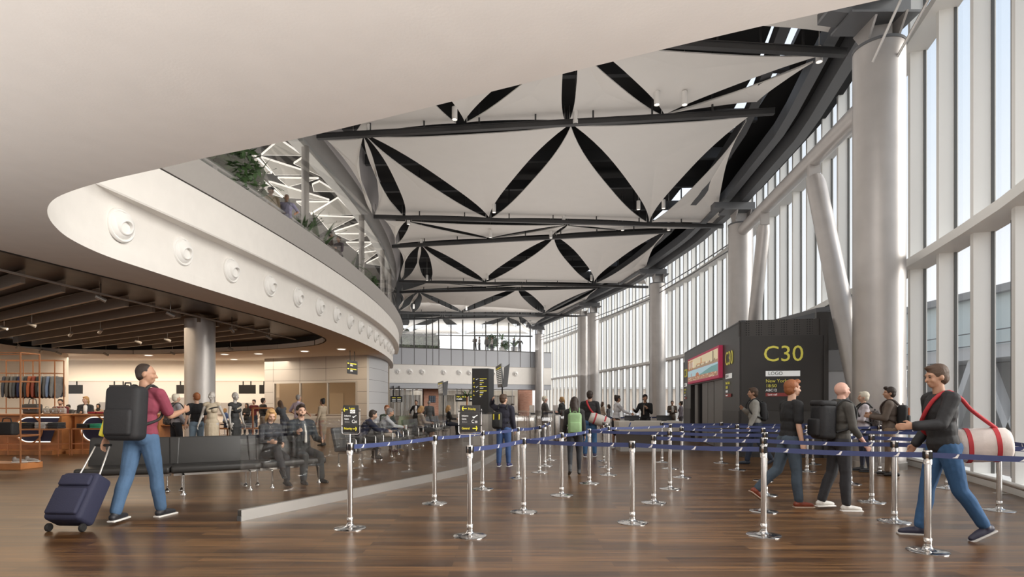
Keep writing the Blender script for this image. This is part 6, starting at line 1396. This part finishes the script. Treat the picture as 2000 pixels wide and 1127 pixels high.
def handbag(label, p, w_, h_, d_, col, hnd=.5, flap=True):
    t = thing('handbag', label, 'handbag', p); p = V(p); m = cloth(col, .5); b = MB(); b.rbox(p + V((0, 0, h_ / 2)), (w_, d_, h_), m, min(.05, d_ * .4), n=3); b.obj('bag_body', t)
    if flap: b = MB(); b.rbox(p + V((0, -d_ * .5, h_ * .68)), (w_ * .96, d_ * .16, h_ * .55), m, .02); b.obj('flap', t); b = MB(); b.box(p + V((0, -d_ * .62, h_ * .5)), (.03, .02, .03), CHROME); b.obj('clasp', t)
    if hnd: b = MB(); b.path([p + V((-w_ * .25, 0, h_ * .95)), p + V((-w_ * .2, 0, h_ * (1 + hnd * .8))), p + V((0, 0, h_ * (1 + hnd))), p + V((w_ * .2, 0, h_ * (1 + hnd * .8))), p + V((w_ * .25, 0, h_ * .95))], .012, m, 8); b.obj('handle', t)
handbag('big black tote bag on the front copper rack', (-11.32, 12.85, .735), .42, .30, .22, (.012, .011, .011), .3, False)
for i, (x, rz) in enumerate(((-11.02, -1.2), (-10.88 - .0, -1.35))):
    q = V((x + (.0 if i == 0 else .03), 12.80 + i * .13, .13)); t = thing('sneaker', 'grey sneaker on the copper rack platform, %s one' % ('left' if i == 0 else 'right'), 'shoe', q, rz, 'pair of grey sneakers')
    B_ = Blob(); B_.cap((0, -.07, .055), .045, (0, .05, .045), .04); B_.cap((0, .05, .045), .04, (0, .13, .035), .028); B_.cap((0, -.07, .06), .042, (0, -.07, .10), .038); B_.build('upper', cloth((.23, .20, .18)), t, .01, 2)
    b = MB(); b.rbox((0, .03, .013), (.095, .29, .026), mat('sole_white', (.6, .57, .53), .6), .01); b.obj('sole', t, True)
# counters with stadium niches
NV = mat('navy_niche', (.020, .020, .055), .55)
def counter(label, x0, x1, y0, y1, nx0, nx1, cut):
    t = thing('shop_counter', label, 'counter', (x0, y0, 0)); b = MB(); b.box(((x0 + x1) / 2, (y0 + y1) / 2 + .02, .60), (x1 - x0, y1 - y0 - .04, .98), OAK); b.obj('carcass', t)
    b = MB(); b.rbox(((x0 + x1) / 2, (y0 + y1) / 2, 1.12), (x1 - x0 + .04, y1 - y0 + .06, .05), OAK, .01); b.obj('worktop', t); b = MB(); b.box(((x0 + x1) / 2, (y0 + y1) / 2 - .15, .06), (x1 - x0, y1 - y0 + .3, .12), OAK); b.obj('plinth', t)
    r = .35; zc = .70; st = [(nx0 + r - r * math.sin(a), zc + r * math.cos(a)) for a in [PI * i / 14 for i in range(15)]]
    st = st + [(nx1 - cut, zc - r), (nx1, zc + r)]
    b = MB(); b.slab([(x, y0 - .002, z) for x, z in st], (0, -1, 0), .012, NV); b.obj('niche_panel', t); b = MB(); b.path([(x, y0 - .02, z) for x, z in [st[-1]] + st[:-1]], .014, WARMGLOW, 8); b.obj('light_strip', t)
    b = MB(); b.lathe([(r + .06, 0), (r + .06, .05), (r + .03, .05), (r + .03, 0)], OAK, ((nx0 + r), y0 - .0, zc), (0, -1, 0), 30); b.obj('round_trim', t)
    return t
counter('orange wood shop counter with a long navy niche at the left', -15.4, -12.95, 16.45, 17.15, -14.2, -12.98, .25)
counter('orange wood shop counter with a short navy niche and till', -12.80, -10.35, 16.75, 17.4, -12.55, -11.75, 0)
# low clothes frames in front of the counters
def low_frame(label, x0, x1, y, z):
    t = thing('clothes_stand', label, 'clothes stand', (x0, y, 0)); fb = []
    for x in (x0, x1):
        for yy_ in (y - .2, y + .2): fb.append(((x, yy_, 0), (x, yy_, z)))
    for zz in (z - .02, .32):
        for yy_ in (y - .2, y + .2): fb.append(((x0, yy_, zz), (x1, yy_, zz)))
        for x in (x0, x1): fb.append(((x, y - .2, zz), (x, y + .2, zz)))
    frame_bars(t, fb, .009); b = MB(); b.box(((x0 + x1) / 2, y, z), (x1 - x0, .42, .02), OAK); b.obj('shelf', t)
low_frame('low copper clothes frame before the long niche', -14.15, -12.42, 15.9, .745); low_frame('low copper clothes frame before the short niche', -12.28, -11.05, 16.2, .745)
def stack(nm, x, y, z, n_, col, w_=.26, grp=None):
    for k in range(n_):
        t = thing('folded_garment', '%s folded garment, %s in its pile%s' % (nm[0], 'lowest' if k == 0 else 'topmost' if k == n_ - 1 else ORD[k] + ' up', nm[1]), 'folded clothes', (x, y, z + k * .042), (k * 37 % 7 - 3) * .02, 'folded clothes')
        b = MB(); cc = tuple(max(.004, c * (1 + ((k * 53) % 5 - 2) * .05)) for c in col); b.rbox((0, 0, .021), (w_, .30, .040), cloth(cc), .016, n=3); b.rbox((0, -.06, .034), (w_ * .5, .12, .016), cloth(cc), .007); b.obj('cloth', t, True)
for nm, x, n_, col in ((('charcoal', ' left of the yellow one'), -14.02, 3, (.03, .03, .032)), (('yellow', ''), -13.70, 4, (.62, .42, .12)), (('black', ' right of the yellow one'), -13.36, 4, (.018, .018, .02)), (('pale grey', ''), -12.98, 4, (.38, .37, .36)), (('dark grey', ' right of the pale grey one'), -12.62, 4, (.03, .03, .034))): stack(nm, x, 15.9, .755, n_, col, .29)
for nm, x, n_, col in ((('black', ' left of the green one'), -12.05, 3, (.02, .02, .022)), (('green', ''), -11.68, 3, (.03, .30, .17)), (('blue', ' right of the green one'), -11.22, 3, (.13, .22, .42))): stack(nm, x, 16.2, .755, n_, col, .30)
handbag('large taupe handbag with tall handles on the left counter', (-14.0, 16.75, 1.147), .47, .29, .2, (.07, .062, .055), .55, True)
for x, lb, c in ((-13.50, 'cream and grey flap bag, leftmost of three on the counter', (.40, .38, .34)), (-13.27, 'taupe flap bag, middle one of three on the counter', (.30, .27, .24)), (-13.05, 'pale pink flap bag, rightmost of three on the counter', (.45, .38, .34))): handbag(lb, (x, 16.65, 1.147), .21, .17, .1, c, .25)
for k, x in enumerate((-12.35, -12.1, -11.85, -11.6)):
    t = thing('folded_scarf', 'dark red folded scarf on the counter before the blonde staff, ' + nth(k, 4), 'scarf', (x, 16.95, 1.147), .2 * k, 'red scarves'); b = MB(); b.rbox((0, 0, .03), (.22, .26, .06), cloth((.26, .02, .03)), .02); b.obj('cloth', t, True)
# jackets
t = thing('clothes_rack', 'tall copper clothes rack holding jackets above the counter', 'rack', (-13.45, 17.0, 1.147)); fb = []
for x in (-15.1, -14.3, -13.38):
    for y in (16.78, 17.12): fb.append(((x, y, 1.15), (x, y, 2.72)))
for z in (2.72, 2.34): fb += [((-15.1, 16.78, z), (-13.38, 16.78, z)), ((-15.1, 17.12, z), (-13.38, 17.12, z)), ((-13.38, 16.78, z), (-13.38, 17.12, z))]
fb.append(((-15.1, 16.95, 2.34), (-13.38, 16.95, 2.34))); frame_bars(t, fb, .011)
jc = [((.05, .055, .07), 'navy grey'), ((.10, .085, .07), 'brown grey'), ((.13, .13, .125), 'mid grey'), ((.06, .065, .07), 'slate'), ((.015, .02, .06), 'deep navy'), ((.16, .15, .135), 'light taupe'), ((.04, .04, .042), 'charcoal'), ((.32, .085, .03), 'rust'), ((.22, .05, .03), 'brick red'), ((.02, .02, .022), 'black'), ((.16, .18, .20), 'blue grey'), ((.10, .10, .10), 'dark grey'), ((.15, .20, .30), 'denim blue'), ((.17, .17, .165), 'pale grey')]
jk = None
for i, (c, nm) in enumerate(jc):
    x = -14.85 + i * .108; lb = nm + ' jacket hanging on the copper clothes rack, ' + nth(i, len(jc))
    if jk is None:
        jk = thing('hanging_jacket', lb, 'jacket', (x, 16.95, 2.34), 0, 'jackets on the copper rack'); B_ = Blob()
        B_.ell((0, 0, -.22), (.045, .20, .14)); B_.ell((0, 0, -.45), (.045, .21, .30)); B_.cap((0, -.17, -.14), .045, (0, .17, -.14), .045)
        for s in (-1, 1): B_.chain([(0, s * .18, -.14), (.01, s * .245, -.42), (.015, s * .25, -.68)], [.05, .043, .034])
        B_.build('jacket_body', cloth(c), jk, .012, 3, .004); b = MB(); b.path([(0, 0, -.09), (0, 0, -.03), (0, .02, .012), (0, .0, .02)], .004, ALU, 6); b.path([(0, -.17, -.15), (0, 0, -.085), (0, .17, -.15)], .006, OAK, 6); b.obj('hanger', jk, True); jkk = kids(jk)
    else:
        r = dup(jk, (x, 16.95, 2.34), (i * 31 % 7 - 3) * .03, lb, None, jkk)
        for ch in COL.objects:
            if ch.parent == r and ch.name.startswith('jacket_body'): ch.data = ch.data.copy(); ch.data.materials[0] = cloth(c)
# tables around the shop column
def table(label, x0, x1, y0, y1, z):
    t = thing('display_table', label, 'table', (x0, y0, 0)); b = MB(); b.rbox(((x0 + x1) / 2, (y0 + y1) / 2, z), (x1 - x0, y1 - y0, .04), OAK, .008); b.obj('tabletop', t); b = MB(); b.box(((x0 + x1) / 2, (y0 + y1) / 2, .42), (x1 - x0 - .1, y1 - y0 - .1, .03), OAK); b.obj('shelf', t)
    for x in (x0 + .03, x1 - .03):
        for y in (y0 + .03, y1 - .03): b = MB(); b.bar((x, y, 0), (x, y, z), .035, .035, OAK); b.obj('leg', t)
table('wooden display table with dark clothes left of the shop column', -10.45, -9.0, 16.9, 17.7, .80); table('wooden display table behind the mannequins', -8.6, -7.3, 16.6, 17.3, .72)
for nm, x, y, z, n_, col in ((('black', ' on the table by the column'), -9.35, 17.1, .82, 5, (.015, .015, .016)), (('charcoal', ' on the table by the column'), -9.9, 17.1, .82, 4, (.03, .028, .027)), (('grey', ' behind the mannequins'), -7.75, 16.8, .74, 3, (.25, .25, .24)), (('navy', ' behind the mannequins'), -8.2, 16.8, .74, 4, (.02, .025, .05))): stack(nm, x, y, z, n_, col, .36)
t = thing('leaning_frame', 'copper framed standing mirror beside the second mannequin', 'mirror', (-6.95, 15.9, 0)); q = V((-6.95, 16, 0)); b = MB()
fb = [(q + V((-.28, 0, 0)), q + V((-.28, 0, 1.32))), (q + V((.28, 0, 0)), q + V((.28, 0, 1.32))), (q + V((-.28, 0, 1.32)), q + V((.28, 0, 1.32))), (q + V((-.28, 0, .35)), q + V((.28, 0, .35)))]; frame_bars(t, fb, .02)
# hanging screens in the bright hall
hsx = [(92, 113), (122, 161), (214, 251), (345, 360), (467, 499), (507, 524)]
for i, (p0, p1) in enumerate(hsx):
    a, c = pt(p0, 769, 37.8), pt(p1, 752, 37.8); m_ = (a + c) / 2; t = thing('hanging_screen', 'black hanging screen in the bright hall behind the shop, ' + nth(i, len(hsx)), 'screen', m_, 0, 'hanging black screens')
    b = MB(); b.box(m_, (c.x - a.x, .08, c.z - a.z), SIGNBLACK); b.obj('screen', t)
    for u in ((.25, .72) if c.x - a.x > .8 else (.5,)): x = lerp(a.x, c.x, u); b = MB(); b.box((x, 37.8, c.z + .12), (.06, .05, .36), SIGNBLACK); b.obj('stem', t)
t = thing('service_counter', 'long dark service counter in the bright hall behind the shop', 'counter', (-26, 35.5, 0)); b = MB(); b.box((-23.5, 35.5, .5), (9, .7, 1.0), SHADE); b.obj('body', t); b = MB(); b.box((-23.5, 35.5, 1.02), (9.1, .8, .05), mat('dark_top', (.06, .05, .045), .4)); b.obj('top', t)

# ================================================================== PLANTS
def fronds(b, c, n, ln, rise, wd, rr, m, droop=1.0):
    for k in range(n):
        a = 2 * PI * k / n + rr.random() * .6; l_ = ln * (.7 + .5 * rr.random()); up_ = rise * (.5 + rr.random())
        d = V((math.cos(a), math.sin(a), 0)); sd = V((-math.sin(a), math.cos(a), 0)); p = []
        for i in range(6):
            u = i / 5; q = c + d * l_ * u + V((0, 0, up_ * u * 1.6 - droop * l_ * u * u * .8)); wv = wd * (1 - abs(2 * u - .8) * .7) * (0.15 if i in (5,) else 1); p += [q - sd * wv, q + sd * wv + V((0, 0, .02))]
        b.add(p, [(2 * i, 2 * i + 1, 2 * i + 3, 2 * i + 2) for i in range(5)], m, True)
def bush(b, c, r, n, rr, m, sz=.11):
    for k in range(n):
        v = V((rr.gauss(0, 1), rr.gauss(0, 1), rr.gauss(0, 1))).normalized() * (rr.random() ** .4); q = c + V((v.x * r[0], v.y * r[1], v.z * r[2])); x = V((rr.gauss(0, 1), rr.gauss(0, 1), rr.gauss(0, .6))).normalized() * sz; y = x.orthogonal().normalized() * sz * .45
        b.add([q - x, q - y, q + x, q + y], [(0, 1, 2, 3)], m)
POT = mat('planter_grey', (.25, .24, .23), .6); rr = random.Random(11)
def plant(label, p, kind, s=1.0):
    t = thing('potted_plant', label, 'plant', p); p = V(p); b = MB(); b.lathe([(0, 0), (.18 * s, 0), (.23 * s, .42 * s), (.20 * s, .42 * s), (.19 * s, .38 * s), (0, .38 * s)], POT, p, n=20); b.obj('pot', t); b = MB()
    if kind == 'palm': b.tube(p + V((0, 0, .35 * s)), p + V((0, 0, 1.0 * s)), .04 * s, .03 * s, OAK, 8); b.obj('stem', t); b = MB(); fronds(b, p + V((0, 0, 1.0 * s)), 20, .75 * s, .45 * s, .035 * s, rr, LEAF)
    elif kind == 'bush': bush(b, p + V((0, 0, 1.05 * s)), (.65 * s, .65 * s, .7 * s), 900, rr, LEAF, .10 * s)
    else: fronds(b, p + V((0, 0, .4 * s)), 16, .55 * s, .55 * s, .05 * s, rr, LEAF, .8)
    b.obj('foliage', t)
def bal(px, py, Y): p = pt(px, py, Y); return (p.x, p.y, 6.42)
plant('dense dark green shrub at the near end of the curved balcony', bal(432, 320, 15.5), 'bush', 1.5); plant('second dark shrub beside the near end of the curved balcony', bal(458, 325, 16.4), 'bush', 1.35)
plant('feathery palm between the shrubs and the man in the cap', bal(494, 352, 17.0), 'palm', 1.3); plant('leafy plant behind the lilac shirt on the balcony', bal(589, 418, 19.6), 'leaf', 1.3); plant('broad leafed plant between the two balcony pairs', bal(625, 440, 21.5), 'leaf', 1.6)
plant('spiky palm right of the plum jacket', bal(688, 495, 25.5), 'palm', 1.0); plant('small leafy shrub by the second balcony post', bal(716, 535, 28.5), 'bush', .9)
for px, lb, kd, s in ((974, 'bushy green plant behind the far balcony glass', 'bush', 1.25), (994, 'thin palm tree behind the far balcony glass', 'palm', 1.6), (1019, 'big leaved plant behind the far balcony glass', 'leaf', 1.9), (1000, 'second bushy plant behind the far balcony glass', 'bush', .9)):
    q = A + fd * on_far(px) - fn * 2.2; plant(lb, (q.x, q.y, 7.31), kd, s)
q = A + fd * on_far(880) + fn * 6; plant('tall grassy potted plant near the help desk signs', (q.x, q.y, 0), 'palm', 2.1)
HED = mat('hedge_green', (.13, .16, .10), .9, var=.35, vs=1.2)
for i, (p0, p1) in enumerate(((775, 800), (800, 830), (832, 862), (862, 890), (890, 925))):
    s0, s1 = on_far(p0), on_far(p1); q = A + fd * ((s0 + s1) / 2) - fn * 16; t = thing('hedge_tree', 'dim green tree beyond the far balcony glass, ' + nth(i, 5), 'tree', (q.x, q.y, 7.0), 0, 'trees beyond the far glass'); b = MB(); bush(b, V((q.x, q.y, 9.3)), ((s1 - s0) * .62, 1.2, 2.2), 1700, rr, HED, .32); b.obj('foliage', t); b = MB(); b.tube((q.x, q.y, 0), (q.x, q.y, 8.4), .2, .12, OAK, 8); b.obj('trunk', t)

# ================================================================== OUTSIDE
OB = mat('pale_terminal_wall', (.62, .60, .58), .8); OG = mat('pale_green_glazing', (.62, .68, .66), .3); OGR = mat('concrete_frame', (.34, .33, .32), .8)
t = thing('terminal_building', 'pale neighbouring terminal building seen through the right windows', 'building', (30, 34, -.4)); b = MB(); b.box((36, 30, 7.2), (6, 46, 3.6), OG); b.obj('upper_glazing', t)
b = MB(); b.box((36, 30, 9.15), (7, 47, .5), OGR); b.obj('roof', t); b = MB(); b.box((36, 30, 5.0), (6.6, 46.5, .9), OB); b.obj('ledge', t); b = MB(); b.box((38, 30, 2.0), (3, 46, 5), OGR); b.obj('lower_wall', t)
for z in (5.5, 6.4): b = MB(); b.tube((32.5, 7, z), (32.5, 53, z), .04, .04, MIDSTEEL, 6); b.obj('railing', t)
for i in range(8):
    y = 12 + i * 5.2; b = MB(); b.bar((33.2, y, -.4), (33.2, y + 2.2, 4.6), .5, .7, OB, (1, 0, 0)); b.bar((33.2, y, -.4), (33.2, y - 2.2, 4.6), .5, .7, OB, (1, 0, 0)); b.obj('v_column', t)
t = thing('low_building', 'long low beige building far outside the windows', 'building', (60, 150, -.4)); b = MB(); b.box((70, 170, 2.5), (120, 20, 6), mat('beige_far', (.62, .52, .43), .9)); b.obj('walls', t); b = MB(); b.box((70, 170, 5.7), (122, 22, .5), OB); b.obj('roof', t)
for sc_ in [x for x in bpy.data.scenes if x.name.startswith('workbench')]: bpy.data.scenes.remove(sc_)
